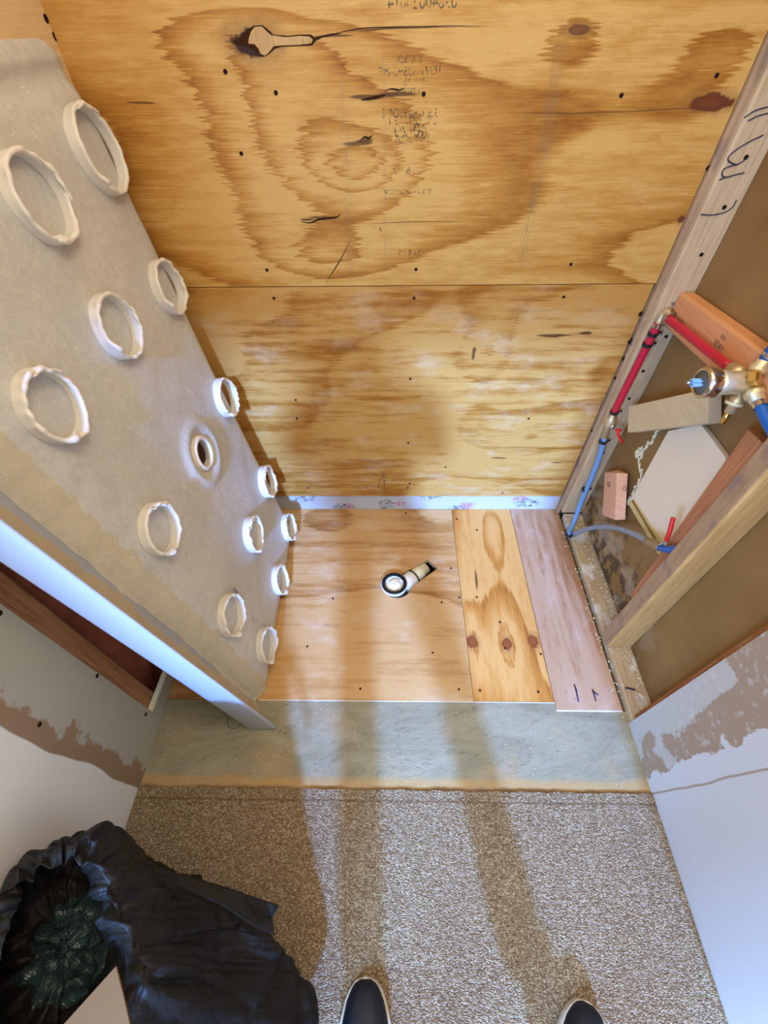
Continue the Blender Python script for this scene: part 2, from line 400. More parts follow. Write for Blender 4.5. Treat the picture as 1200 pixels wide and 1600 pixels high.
M_GEL = plain('gelcoat_white', srgb(172, 176, 184), .18, .5, 0, .02)

def mat_carpet():
    k = NT('berber_carpet', .95, .1); X, Y, Z, V = k.co()
    v2 = k.vec(k.ma('MULTIPLY', X, 1.), k.ma('MULTIPLY', Y, 1.35), 0)
    d = k.voro(v2, 265., out='Distance', rnd=.8); c = k.voro(v2, 265., out='Color', rnd=.8)
    sp = k.n('ShaderNodeSeparateColor'); k.put(sp.inputs[0], c)
    r = k.ramp(sp.outputs[0], [(0., srgb(128, 102, 72)), (.35, srgb(158, 132, 98)), (.7, srgb(184, 162, 128)), (1., srgb(214, 196, 162))])
    r = k.mix(k.ma('MULTIPLY', k.step(k.noise(V, 9., 5., .6), .35, .7), .3), r, srgb(150, 126, 98))
    row = k.step(k.noise(k.vec(k.ma('MULTIPLY', X, 20.), k.ma('MULTIPLY', Y, 240.), 0), 1., 2.), .5, .7)
    r = k.mix(k.ma('MULTIPLY', row, .16), r, srgb(232, 222, 206))
    r = k.mix(k.step(d, .25, .75, 0., .55), r, srgb(84, 66, 48))
    ln = k.ma('ABSOLUTE', k.ma('SUBTRACT', k.ma('ADD', Y, k.ma('MULTIPLY', k.noise(V, 8., 2.), .006)), .163))
    r = k.mix(k.ma('MULTIPLY', k.step(ln, .004, .001), .5), r, srgb(96, 70, 44))
    k.color(r); k.bump(k.ma('SUBTRACT', 1., d), 1., .004)
    return k.m
M_CARPET = mat_carpet()

def mat_strip():
    k = NT('old_underlayment', .45, .35); X, Y, Z, V = k.co()
    wv = k.noise(k.vec(k.ma('MULTIPLY', X, 4.), k.ma('MULTIPLY', Y, 9.), 0), 1., 4., .6, 1.6)
    c = k.ramp(wv, [(.25, srgb(130, 124, 98)), (.75, srgb(164, 158, 132))])
    st = k.noise(k.vec(k.ma('MULTIPLY', k.ma('ADD', X, k.ma('MULTIPLY', wv, .5)), 26.), k.ma('MULTIPLY', k.ma('ADD', Y, k.ma('MULTIPLY', wv, .25)), 150.), 2.), 1., 5., .7)
    c = k.mix(k.ma('MULTIPLY', k.step(st, .54, .64), .6), c, srgb(98, 92, 72))
    c = k.mix(k.ma('MULTIPLY', k.step(st, .38, .28), .5), c, srgb(214, 208, 188))
    c = k.mix(k.ma('MULTIPLY', k.step(k.noise(V, 7., 4.), .5, .75), .55), c, srgb(172, 138, 92))
    ye = k.step(k.ma('ADD', Y, k.ma('MULTIPLY', k.noise(V, 12., 4.), .02)), .232, .212)
    c = k.mix(k.ma('MULTIPLY', ye, .75), c, srgb(184, 148, 92))
    br = k.step(k.ma('ADD', Y, k.ma('MULTIPLY', k.noise(V, 18., 4.), .02)), .206, .196)
    c = k.mix(k.ma('MULTIPLY', br, .8), c, srgb(112, 80, 46))
    sp = k.step(k.voro(V, 90.), .13, .07)
    c = k.mix(k.ma('MULTIPLY', sp, k.step(k.noise(V, 6., 2.), .4, .7)), c, srgb(238, 234, 222))
    k.color(c); k.bump(k.ma('ADD', st, wv), .5, .0025); k.rough(k.step(st, .3, .7, .32, .65))
    return k.m
M_STRIP = mat_strip()

def mat_wall(side):
    """painted drywall; near the shower the paint and face paper are torn off in ragged sheets"""
    k = NT('drywall_' + side, .6, .25); X, Y, Z, V = k.co()
    n1 = k.noise(k.vec(0, k.ma('MULTIPLY', Y, 1.), Z), 13., 5., .62); n2 = k.noise(V, 45., 4., .6)
    e = k.ma('ADD', Y, k.ma('MULTIPLY', k.ma('SUBTRACT', n1, .5), .20)); e = k.ma('ADD', e, k.ma('MULTIPLY', k.ma('SUBTRACT', n2, .5), .04))
    if side == 'left':
        paint, grey, brown = srgb(226, 222, 210), srgb(176, 170, 152), srgb(150, 124, 96)
        torn = k.mix(k.step(e, .222, .236), brown, grey)
        ed = k.ma('ADD', Y, k.ma('MULTIPLY', k.ma('SUBTRACT', k.noise(V, 3., 2.), .5), .06))
        ed = k.ma('SUBTRACT', ed, k.ma('MULTIPLY', Z, .02))
        m = k.step(ed, .182, .186)
        c = k.mix(m, paint, torn)
    else:
        paint, grey, brown = srgb(216, 220, 226), srgb(196, 196, 192), srgb(172, 152, 132)
        n3 = k.noise(k.vec(0, k.ma('MULTIPLY', Y, 1.), k.ma('MULTIPLY', Z, .8)), 7., 5., .6)
        e3 = k.ma('ADD', k.ma('SUBTRACT', Y, k.ma('MULTIPLY', Z, .12)), k.ma('MULTIPLY', k.ma('SUBTRACT', n3, .5), .34))
        torn = k.mix(k.step(e3, .262, .272), brown, grey)
        torn = k.mix(k.ma('MULTIPLY', k.step(n2, .55, .66), .5), torn, srgb(214, 214, 212))
        m = k.step(k.ma('ADD', k.ma('ADD', Y, k.ma('MULTIPLY', k.ma('SUBTRACT', n1, .5), .13)), k.ma('MULTIPLY', k.ma('SUBTRACT', n2, .5), .025)), .218, .222)
        c = k.mix(m, paint, torn)
        cr = k.ma('ABSOLUTE', k.ma('SUBTRACT', k.ma('ADD', k.ma('ADD', Y, k.ma('MULTIPLY', Z, .045)), k.ma('MULTIPLY', k.ma('SUBTRACT', k.noise(V, 5., 3.), .5), .02)), .186))
        c = k.mix(k.ma('MULTIPLY', k.step(cr, .0030, .0012), .85), c, srgb(170, 150, 130))
    k.color(c)
    k.bump(k.ma('ADD', k.ma('MULTIPLY', m, -1.), k.ma('MULTIPLY', k.noise(V, 60., 3.), .12)), .5, .002)
    return k.m
M_WL = mat_wall('left'); M_WR = mat_wall('right')
M_WHITE = plain('white_paint', srgb(216, 214, 208), .6, .3, 0, .02, 30, .1)

def mat_cavity():
    k = NT('brown_board_paper', .75, .2); X, Y, Z, V = k.co()
    c = k.ramp(k.noise(V, 5., 4.), [(.3, srgb(134, 102, 58)), (.7, srgb(156, 124, 78))])
    low = k.ma('MULTIPLY', k.step(Z, .40, .05), k.step(Y, .50, .66, .25, 1.))
    mo = k.step(k.ma('ADD', k.noise(V, 26., 5., .65), k.ma('MULTIPLY', low, .16)), .6, .68)
    c = k.mix(k.ma('MULTIPLY', k.ma('MULTIPLY', mo, low), .8), c, srgb(72, 60, 50))
    c = k.mix(k.ma('MULTIPLY', k.step(k.noise(V, 11., 3.), .52, .62), k.ma('MULTIPLY', low, .5)), c, srgb(196, 176, 150))
    k.color(c); k.bump(k.noise(V, 80., 3.), .2, .001); return k.m
M_CAV = mat_cavity()

def mat_wallpaper():
    k = NT('floral_wallpaper', .5, .3); X, Y, Z, V = k.co()
    c = k.mix(k.noise(V, 8., 3.), srgb(176, 174, 166), srgb(190, 188, 182))
    wig = k.ma('SUBTRACT', k.noise(V, 26., 2.), .5)
    for (px, py, a, b, kind) in ((478, 778, .05, .022, 'g'), (545, 791, .032, .022, 'p'), (532, 792, .04, .02, 'g'), (604, 788, .035, .034, 'g'), (626, 786, .026, .022, 'p'),
                                 (672, 776, .05, .014, 'g'), (656, 796, .02, .012, 'g'), (728, 790, .042, .024, 'p'), (716, 794, .04, .018, 'g'), (812, 780, .04, .02, 'p'), (822, 786, .055, .03, 'g')):
        p = at(px, py, Y=1.169)
        du = k.ma('DIVIDE', k.ma('SUBTRACT', X, p.x), a); dv = k.ma('DIVIDE', k.ma('SUBTRACT', Z, p.z), b)
        d = k.ma('SQRT', k.ma('ADD', k.ma('MULTIPLY', du, du), k.ma('MULTIPLY', dv, dv)))
        if kind == 'p':
            msk = k.ma('MULTIPLY', k.step(k.ma('ADD', d, wig), 1., .6), k.step(k.noise(V, 95., 2.), .40, .56))
            cc = k.mix(k.noise(V, 60., 1.), srgb(196, 92, 112), srgb(150, 128, 176))
        else:
            r_ = k.n('ShaderNodeVectorRotate', rotation_type='Y_AXIS'); k.put(r_.inputs['Vector'], V); r_.inputs['Angle'].default_value = .35
            s_ = k.n('ShaderNodeSeparateXYZ'); k.put(s_.inputs[0], r_.outputs[0])
            lf = k.noise(k.vec(k.ma('MULTIPLY', s_.outputs[0], 50.), k.ma('MULTIPLY', s_.outputs[2], 170.), 0), 1., 2.)
            msk = k.ma('MULTIPLY', k.step(k.ma('ADD', d, wig), 1.05, .8), k.step(lf, .50, .56)); cc = srgb(74, 86, 80)
        c = k.mix(k.ma('MULTIPLY', msk, .95), c, cc)
    k.color(c); return k.m
M_WP = mat_wallpaper()

def mat_bag():
    k = NT('black_bag_film', .3, .16); X, Y, Z, V = k.co()
    n1 = k.noise(V, 14., 4., .6, .8); n2 = k.noise(V, 60., 3., .6, .5)
    k.color(k.mix(n1, (.010, .009, .008), (.022, .020, .017)))
    k.rough(k.step(n1, .3, .7, .40, .58))
    k.bump(k.ma('ADD', n1, k.ma('MULTIPLY', n2, .25)), .55, .012); return k.m
M_BAG = mat_bag()
def mat_bagin():
    k = NT('bag_lining', .22, .6); X, Y, Z, V = k.co()
    r = k.voro(V, 26., 'F1'); n = k.noise(V, 40., 4., .6, 1.)
    k.color(k.mix(n, srgb(24, 32, 34), srgb(62, 86, 88))); k.bump(k.ma('ADD', r, n), .9, .012); return k.m
M_BAGIN = mat_bagin()
M_CARD = plain('cardboard', srgb(116, 86, 52), .8, .2, 0, .06, 12, .2)

# ------------------------------------------------------------------ the setting
struct(box('floor', -1.6, 1.2, -2.6, 1.35, -.14, -.10, M_DARKV, bev=0))
struct(box('wall_back', -.80, .80, 1.169, 1.20, -.10, 2.45, M_WP, bev=0))
# left: drywall up to its cut edge, a low strip left behind the base, cladding high up in the alcove
wl = struct(box('wall_left', -.69, -.675, -.5, .357, -.10, 2.45, M_WL, bev=.001))
lp = [(.357, -.10), (.357, .062), (.40, .058), (.47, .052), (.60, .05), (1.165, .05), (1.165, -.10)]
lo = slab('trim_1', [lp], -.689, -.6755, M_WL, conv=lambda u, v, h: (h, u, v)); struct(lo)
le = slab('trim_2', [[(.358, .0605), (.358, .066), (.47, .058), (.62, .055), (.62, .0505), (.47, .053)]], -.689, -.6745, M_GYPE, conv=lambda u, v, h: (h, u, v)); struct(le)
struct(box('wall_left_upper', -.63, -.612, .36, 1.157, 1.20, 2.45, M_LEFT_PLY, bev=.001))
struct(box('wall_right', .68, .692, -.32, .357, -.10, 2.45, M_WR, bev=.001))
struct(box('wall_right_inner', .757, .77, .30, 1.169, -.10, 2.45, M_CAV, bev=0))
struct(box('wall_left_inner', -.80, -.785, .30, 1.169, -.10, 2.45, M_INSY, bev=0))
struct(box('sun_block_top', -1.6, 1.2, -1.75, -1.6, 2.38, 4.6, M_WHITE, bev=0))   # unseen panel added to keep sun off the upper back wall
struct(box('sun_block_left', -1.6, -.43, -1.75, -1.6, -.10, 2.38, M_WHITE, bev=0))      # unseen panel added to keep sun off the left wall
struct(box('sun_block_mid', -.20, .10, -1.70, -1.6, 1.55, 2.38, M_WHITE, bev=0))      # unseen panel added to shade the left part of the back wall

# carpet with a slightly wavy cut edge
ce = [(-.674, .19)] + [(-.674 + 1.353 * i / 60, .186 + .004 * noise.noise(Vector((i * .7, 0, 0))) - .002 * (i / 60)) for i in range(1, 60)] + [(.679, .184)]
cp = slab('carpet', [[(-.674, -1.5)] + ce + [(.679, -1.5)]], -.02, .004, M_CARPET)
tag(cp, 'beige looped carpet covering the floor in front of the shower alcove', 'carpet')
# old strip between carpet and plywood
cs = [(-.674, .17), (.684, .17), (.684, .388), (.482, .388), (.482, .411), (-.674, .411)]
st = slab('floor_strip', [cs], -.03, -.001, M_STRIP)
tag(st, 'scuffed grey green strip of old subfloor between carpet and plywood', 'floor strip')
box('white_edge', .482, .674, .3865, .3915, -.02, -.0004, M_WHITE, st, 0)
box('white_edge', -.40, .482, .4095, .4118, -.02, -.0004, M_WHITE, st, 0)

# pencilled circle on the strip
c0 = at(367, 1127, Z=0); bm = bmesh.new()
tube_bm(bm, [(c0.x + .022 * math.cos(t * .21), c0.y + .02 * math.sin(t * .21), .0) for t in range(31)], .0011, 5)
frombm('pencil_circle', bm, M_PENCIL, st)

def screws(parent, pts, place, axis, r=.0042, mat=M_SCREW):
    for q in pts:
        p = place(*q); bm = bmesh.new()
        lathe_bm(bm, [(0, -.002), (r, -.002), (r, .0004), (r * .6, .0008), (0, .0002)], p, axis, 10)
        frombm('screw', bm, mat, parent, smooth=False)

# floor plywood: three sheets, the widest with the drain cut-out
dc = at(616, 912, Z=0)
A_ = at(669, 874, Z=0); B_ = at(684, 888, Z=0)
circ = [(dc.x + .009 + .052 * math.cos(math.radians(a)), dc.y - .006 + .052 * math.sin(math.radians(a))) for a in range(70, 70 + 281, 14)]
hole = circ + [(B_.x, B_.y), (A_.x, A_.y)]
p1 = slab('plywood_sheet', [[(-.674, .412), (.243, .412), (.243, 1.168), (-.674, 1.168)], hole], -.019, 0, M_PLY_FLOOR)
tag(p1, 'largest plywood floor sheet, with the drain cut-out through it', 'plywood')
p2 = slab('plywood_sheet', [[(.2445, .413), (.481, .413), (.481, 1.168), (.2445, 1.168)]], -.019, -.0005, M_PLY_FLOOR2)
tag(p2, 'middle orange plywood floor strip with three round brown knots', 'plywood')
p3 = slab('plywood_sheet', [[(.4825, .390), (.674, .390), (.674, 1.168), (.4825, 1.168)]], -.019, .001, M_PLY_FLOOR3)
tag(p3, 'pinkish plywood floor strip running along the open stud wall', 'plywood')
fl = lambda x, y: at(x, y, Z=.0003)
screws(p1, [(563, 1076), (690, 941), (717, 1077), (705, 888), (634, 802), (520, 935), (676, 1020), (480, 1010)], fl, (0, 0, 1), .0036)
screws(p2, [(714, 811), (789, 1013), (845, 1022), (750, 1079), (841, 1081), (781, 972), (745, 933), (718, 934), (745, 828)], fl, (0, 0, 1), .0036)
screws(p3, [(884, 1082), (884, 945), (848, 981), (850, 975), (900, 1092)], fl, (0, 0, 1), .0036)
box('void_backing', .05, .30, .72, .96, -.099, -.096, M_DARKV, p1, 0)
for (x0, y0, x1, y1) in ((899, 1075, 904, 1097), (897, 1070, 901, 1080), (926, 1078, 931, 1096), (925, 1080, 934, 1086)):
    a, b = fl(x0, y0), fl(x1, y1); tube('ink_mark', [a + Vector((0, 0, .001)), b + Vector((0, 0, .001))], .0022, M_MARK, p3, 6)

# back wall plywood
lower = box('plywood_sheet', -.764, .661, 1.157, 1.1685, .090, .8815, M_PLY_LOW, bev=.0008)
tag(lower, 'darker orange plywood sheet on the back wall, lower half', 'plywood')
upper = box('plywood_sheet', -.620, .665, 1.157, 1.1685, .8835, 2.30, M_PLY_UP, bev=.0008)
tag(upper, 'pale plywood sheet on the upper back wall, with a veneer patch and printed stamp', 'plywood')
bk = lambda x, y: at(x, y, Y=1.1567)
screws(upper, [(352, 112), (662, 147), (971, 149), (431, 145), (650, 421), (892, 413), (417, 422), (377, 240), (1120, 118)], bk, (0, -1, 0), .004)
screws(lower, [(428, 466), (647, 466), (881, 464), (641, 592), (638, 692), (696, 730), (464, 654), (462, 625), (826, 654), (785, 770), (482, 762), (640, 755), (637, 762)], bk, (0, -1, 0), .0038)
# boat-shaped veneer patch with resin around its left end
patch = [(392, 50), (398, 42), (409, 41), (418, 50), (424, 55), (446, 58), (470, 56), (484, 57), (489, 62), (486, 68), (468, 70), (440, 71), (428, 72), (420, 82), (414, 87), (407, 84), (404, 76), (398, 69), (388, 68), (389, 60)]
pp = [P(*q) for q in patch]
resin = [(362, 66), (372, 60), (382, 50), (390, 44), (398, 40), (410, 39), (420, 47), (427, 54), (447, 56), (470, 54), (486, 54), (492, 59), (505, 55), (520, 52), (535, 52), (520, 55), (505, 58), (493, 64), (488, 71), (470, 72), (440, 73), (430, 76), (420, 85), (412, 89), (404, 86), (398, 79), (384, 72), (371, 70)]
slab('resin', [[P(*q) for q in resin]], 1.1564, 1.1572, M_CRACK, upper, conv=lambda u, v, h: (u, h, v))
slab('veneer_patch', [pp], 1.1560, 1.1572, M_INLAY, upper, conv=lambda u, v, h: (u, h, v))
def slit(parent, pts, wd, mat=M_CRACK, Y=1.1568):
    pts = catmull([at(x, y, Y=Y) for x, y in pts], 4); n = len(pts); bm = bmesh.new()
    tube_bm(bm, pts, [max(.0003, wd * math.sin(math.pi * (i + .3) / n) * (1 + .4 * noise.noise(Vector((i * 1.7, wd * 900, 0))))) for i in range(n)], 6)
    frombm('split', bm, mat, parent)
slit(upper, [(564, 156), (578, 154), (590, 151), (603, 148)], .0028)
slit(upper, [(600, 142), (612, 139), (624, 141), (632, 137)], .0014)
slit(upper, [(563, 219), (570, 214), (576, 216), (582, 211)], .0022)
slit(upper, [(470, 346), (484, 348), (498, 343), (512, 341), (526, 339), (533, 334)], .0024)
slit(upper, [(508, 443), (520, 425), (534, 402), (546, 378)], .0012)
slit(upper, [(497, 59), (560, 45), (620, 42), (685, 41)], .0007)
slit(lower, [(840, 524), (865, 526), (880, 523)], .0016); slit(lower, [(905, 521), (916, 519), (925, 520)], .0018)
for q in ([(590, 762), (598, 738), (602, 760)], [(600, 770), (600, 735)], [(596, 742), (605, 744)]):
    tube('pencil_mark', [at(x, y, Y=1.1566) for x, y in q], .0008, M_PENCIL, lower, 5)

def text_mesh(name, body, size, mat, parent, M4, shear=0.):
    cu = bpy.data.curves.new('t', 'FONT'); cu.body = body; cu.size = size; cu.extrude = .0002; cu.align_x = 'CENTER'; cu.shear = shear
    to = bpy.data.objects.new('t', cu); COL.objects.link(to)
    bpy.context.view_layer.update()
    me = bpy.data.meshes.new_from_object(to.evaluated_get(bpy.context.evaluated_depsgraph_get()))
    bpy.data.objects.remove(to); bpy.data.curves.remove(cu)
    me.transform(M4); me.materials.clear()
    me.name = name
    return link(name, me, mat, parent)
# faded printing, read from behind (mirrored) on the sheet
for (px, py, s_, t_) in ((660, 3, .022, '03840020014'), (640, 92, .014, 'RATED'), (641, 111, .018, '10/77 03593-MS'), (650, 128, .014, 'MILL 23'), (640, 142, .012, 'EXTERIOR'),
                         (640, 176, .018, 'PS 1-95 CORE'), (645, 188, .018, 'EXPOSURE 1'), (642, 203, .030, '40/20'), (645, 218, .014, '19/32 INCH'), (632, 265, .022, '16 oc'),
                         (635, 299, .012, 'SIZED FOR SPACING'), (588, 358, .014, 'APA'), (640, 395, .018, '23 8 95'), (600, 238, .01, '- - -')):
    p = at(px, py, Y=1.1566)
    text_mesh('printed_stamp', t_, s_, M_STAMP, upper, Matrix.Translation((p.x, 1.1566, p.z - s_ * .35)) @ Matrix(((-1, 0, 0, 0), (0, 0, 1, 0), (0, 1, 0, 0), (0, 0, 0, 1))))

# ------------------------------------------------------------------ right stud wall
sa = empty('wall_stud', (.72, 1.15, .02)); tag(sa, 'pale stud in the back right corner, clamped to the red and blue pipe', 'stud')
box('board', .679, .757, 1.131, 1.168, .021, 2.40, M_STUD_A, sa, .003)
box('nailing_strip', .6665, .6785, 1.148, 1.1685, .0, 2.40, M_STUD_B2, sa, .001)
tc_ = box('wood_block', .664, .757, 1.112, 1.1305, 1.285, 1.62, M_SCRAP, bev=.002); tag(tc_, 'tan wood block fixed over the top of the corner stud', 'board')
for (x, y, r_, L_) in ((1172, 143, .005, .03), (1160, 158, .004, .02), (1001, 490, .005, .012), (985, 533, .005, .016), (974, 560, .004, .012), (962, 590, .004, .014), (1107, 262, .003, .01), (925, 672, .003, .01)):
    p = at(x, y, Y=1.155)
    tube('sealant_spot', [p + Vector((.000, 0, -L_ / 2)), p + Vector((random.uniform(-.003, .001), -.001, -L_ * .1)), p + Vector((.001, 0, L_ / 2))], [r_ * .5, r_, r_ * .3], M_SCREW, upper if y < 440 else lower, 6)
def on_a(x, y): return at(x, y, Y=1.1300)
for q in ([(1163, 184), (1180, 173), (1200, 167)], [(1169, 189), (1185, 181), (1200, 177)],
          [(1193, 211), (1170, 222), (1148, 236), (1138, 246), (1140, 253), (1152, 257), (1163, 250), (1168, 246)], [(1152, 257), (1133, 263), (1128, 272), (1134, 277), (1150, 273), (1163, 270)], [(1134, 277), (1124, 281)],
          [(1151, 312), (1145, 323), (1132, 332), (1112, 336), (1095, 335)]):
    tube('pencil_writing', catmull([on_a(*p) for p in q], 5), .0012, M_MARK, sa, 5)
screws(sa, [(1166, 246), (1132, 324), (1096, 398), (1005, 580), (983, 623), (1041, 526), (943, 708), (925, 745), (1047, 540)], on_a, (0, -1, 0), .0045)
screws(sa, [(1052, 474), (1036, 508)], on_a, (0, -1, 0), .005, M_ZINC)
sb = empty('wall_stud', (.72, .6, .02)); tag(sb, 'golden stud with a dirty mottled edge, between the two open bays', 'stud')
hexa('board', [(.682, .574, .021), (.756, .574, .021), (.756, .622, .021), (.682, .622, .021), (.682, .574, 2.4), (.756, .574, 2.4), (.756, .622, 2.4), (.682, .622, 2.4)], M_STUD_B, sb, .004)
hexa('mottled_edge', [(.6795, .580, .023), (.684, .580, .023), (.684, .621, .023), (.6795, .621, .023), (.6795, .580, 2.39), (.684, .580, 2.39), (.684, .621, 2.39), (.6795, .621, 2.39)], M_STUD_B2, sb, .001)
screws(sb, [(1145, 871), (1072, 937)], lambda x, y: at(x, y, Y=.5735), (0, -1, 0), .004)
sc_ = empty('wall_stud', (.72, .36, .02)); tag(sc_, 'red brown stud edge showing beside the cut right drywall', 'stud')
box('board', .693, .757, .335, .373, .021, 2.40, M_STUD_C, sc_, .003)
pl = box('bottom_plate', .684, .757, .335, 1.13, -.06, .02, M_PLATE, bev=.005)
tag(pl, 'dusty bottom plate lying along the foot of the right stud wall', 'plate')
p = at(985, 1076, Z=.0205)
tube('ink_mark', [p + Vector((-.014, .002, 0)), p + Vector((0, 0, 0)), p + Vector((.012, -.004, 0))], .003, M_MARK, pl, 6)
bm = bmesh.new()
for i in range(420):     # plaster crumbs on the plate and along the gap
    y = random.uniform(.36, 1.12); x = random.gauss(.738, .015) if random.random() < .8 else random.uniform(.66, .69)
    r = random.uniform(.0008, .0032) * (1.6 if random.random() < .06 else 1)
    if not (.655 < x < .755): continue
    z = .021 if x > .684 else .001
    bmesh.ops.create_icosphere(bm, subdivisions=1, radius=r, matrix=Matrix.Translation((x, y, z + r * .3)) @ Matrix.Diagonal((random.uniform(.6, 1.4), random.uniform(.6, 1.4), .6, 1)))
o = frombm('plaster_crumbs', bm, M_GYPE); tag(o, 'cream plaster crumbs scattered on the plate under the open studs', 'crumbs', kind='stuff')

# blocking
x0, x1 = .717, .756
bl = hexa('blocking_board', [(x0, .623, .8245), (x1, .623, .8245), (x1, 1.130, .786), (x0, 1.130, .786), (x0, .623, .918), (x1, .623, .918), (x1, 1.130, .8735), (x0, 1.130, .8735)], M_BLOCK, bev=.006)
tag(bl, 'orange wooden blocking board nailed between studs behind the shower valve', 'board')
RX = Matrix(((0, 0, -1, 0), (-1, 0, 0, 0), (0, 1, 0, 0), (0, 0, 0, 1)))   # text on a face looking along -x
for (px, py, s_, t_) in ((1118, 556, .011, 'DOUG FIR'), (1121, 544, .016, 'SDRY'), (1128, 530, .012, 'KD'), (1062, 505, .013, 'S-GRN'), (1052, 491, .012, 'STUD')):
    p = at(px, py, X=x0 - .0004)
    text_mesh('grade_stamp', t_, s_, M_PENCIL, bl, Matrix.Translation((x0 - .0004, p.y, p.z)) @ RX)

# ---------- pipes on the corner stud
def pt(x, y, Y=None, X=None, Z=None): return at(x, y, X=X, Y=Y, Z=Z)
rp = tube('water_pipe', catmull([(.692, 1.116, .800), (.690, 1.116, .70), (.688, 1.116, .60), (.686, 1.116, .515)], 6), .0105, M_RED)
tag(rp, 'upright red plastic water pipe running down the corner stud', 'pipe')
hp = tube('water_pipe', catmull([(.700, 1.100, .822), (.700, 1.00, .832), (.700, .90, .842), (.700, .828, .850)], 6), .0100, M_RED)
tag(hp, 'sloping red plastic water pipe between corner elbow and brass valve', 'pipe')
lowp = [pt(944, 684, Y=1.112), pt(938, 710, Y=1.112), pt(925, 745, Y=1.110), pt(910, 780, X=.712), pt(897, 815, X=.699), pt(887, 837, Z=.034)]
bp = tube('water_pipe', catmull(lowp, 6), .0085, M_LBLUE)
tag(bp, 'pale blue plastic water pipe from the upper shutoff down to the floor', 'pipe')
gp = [pt(896, 835, Z=.036), pt(920, 826, X=.705), pt(945, 823, X=.712), pt(968, 826, X=.712), pt(995, 836, X=.705), pt(1012, 846, X=.702)]
g_ = tube('water_pipe', catmull(gp, 6), .0085, M_GREYP)
tag(g_, 'grey blue plastic pipe arching across the mouldy bay to the lower shutoff', 'pipe')
b2 = tube('water_pipe', catmull([pt(1030, 855, X=.702), pt(1042, 858, X=.701), pt(1054, 858, X=.701), pt(1064, 857, X=.701)], 6), .0095, M_BLUE)
tag(b2, 'short bright blue pipe from the lower shutoff, passing behind the golden stud', 'pipe')
def ring(name, c, ax, r, hgt, mat, parent, th=.003):
    return lathe(name, [(r, -hgt / 2), (r + th, -hgt / 2), (r + th, hgt / 2), (r, hgt / 2)], c, ax, mat, parent, 20, False, True)
el = empty('pipe_elbow', (.70, 1.12, .82)); tag(el, 'crimped metal elbow joining both red pipes at the corner stud', 'pipe fitting')
frombm_tmp = bmesh.new(); tube_bm(frombm_tmp, catmull([(.692, 1.116, .800), (.694, 1.118, .825), (.698, 1.110, .832), (.700, 1.096, .828)], 5), .0075, 12)
frombm('elbow', frombm_tmp, M_BRASSD, el, smooth=True)
ring('crimp_ring', (.692, 1.116, .795), (0, 0, 1), .0088, .010, M_CHROME, el, .002)
ring('crimp_ring', (.700, 1.094, .826), (0, 1, .0), .0102, .008, M_CHROME, el, .002)
def clamp(c, ax, r, label):
    c = Vector(c); o = empty('pipe_clamp', c); tag(o, label, 'clamp')
    ring('strap', c, ax, r, .009, M_BLACK, o, .0035)
    s = Vector((.55, .1, 0)); a = Vector(ax).normalized()
    tube('tab', [c + Vector((r + .002, 0, 0)), c + Vector((r + .013, 0.004, 0))], .0052, M_BLACK, o, 8)
    lathe('nail', [(0, 0), (.0028, 0), (.0028, .003), (0, .0035)], c + Vector((r + .009, -.002, 0)), (0, -1, 0), M_ZINC, o, 10)
clamp((.691, 1.116, .772), (0, 0, 1), .009, 'upper black pipe clamp just under the crimped elbow')
clamp((.690, 1.116, .742), (0, 0, 1), .009, 'second black pipe clamp below the crimped elbow')
clamp((.6865, 1.116, .520), (0, 0, 1), .009, 'black pipe clamp at the foot of the red pipe')
clamp(pt(942, 690, Y=1.112), (0, .05, 1), .009, 'black pipe clamp at the top of the pale blue pipe')
clamp(pt(914, 765, X=.712), (.1, .2, 1), .009, 'black pipe clamp halfway down the pale blue pipe')
clamp(pt(889, 836, Z=.036), (.3, .3, 1), .010, 'black pipe clamp at floor level where the blue pipe turns')
# shutoff valves
sv = empty('shutoff_valve', (.688, 1.115, .47)); tag(sv, 'shutoff valve with a short red lever on the corner stud', 'valve')
v0, v1 = Vector((.6865, 1.116, .515)), pt(944, 684, Y=1.113)
dv = (v1 - v0)
lathe('body', [(0, 0), (.0085, 0), (.0085, .012), (.012, .016), (.0145, .026), (.0145, .038), (.012, .048), (.0085, .052), (.0085, dv.length), (0, dv.length)], v0, dv, M_BRASSD, sv, 18)
m_ = v0 + dv * .45
lathe('stem', [(0, 0), (.006, 0), (.006, .012), (.009, .013), (.009, .018), (.004, .019), (0, .02)], m_, (.6, -1, .1), M_ZINC, sv, 14)
tube('lever', catmull([m_ + Vector((.014, -.022, -.002)), m_ + Vector((.022, -.034, .004)), pt(965, 676, Y=1.075), pt(972, 692, Y=1.06)], 4), .0048, M_REDV, sv, 10)
s2 = empty('shutoff_valve', tuple(pt(1022, 850, X=.702))); tag(s2, 'lower brass shutoff valve with a long red lever in the bay', 'valve')
a_, b_ = pt(1010, 845, X=.702), pt(1032, 855, X=.702); dd = b_ - a_
lathe('body', [(0, 0), (.010, 0), (.0125, .004), (.0135, dd.length * .5), (.0125, dd.length - .004), (.010, dd.length), (0, dd.length)], a_, dd, plain('dull_brass', srgb(160, 142, 108), .5, .4, .5), s2, 18)
h0 = pt(1033, 850, X=.692); h1 = pt(1041, 845, X=.688); h2 = pt(1046, 832, X=.686); h3 = pt(1052, 809, X=.686)
tube('stem', [b_ + Vector((-.006, .002, 0)), h0, h1], .0036, M_ZINC, s2, 8)
tube('lever', catmull([h1, h1.lerp(h2, .3), h2, h3], 5), .0056, M_REDV, s2, 12)

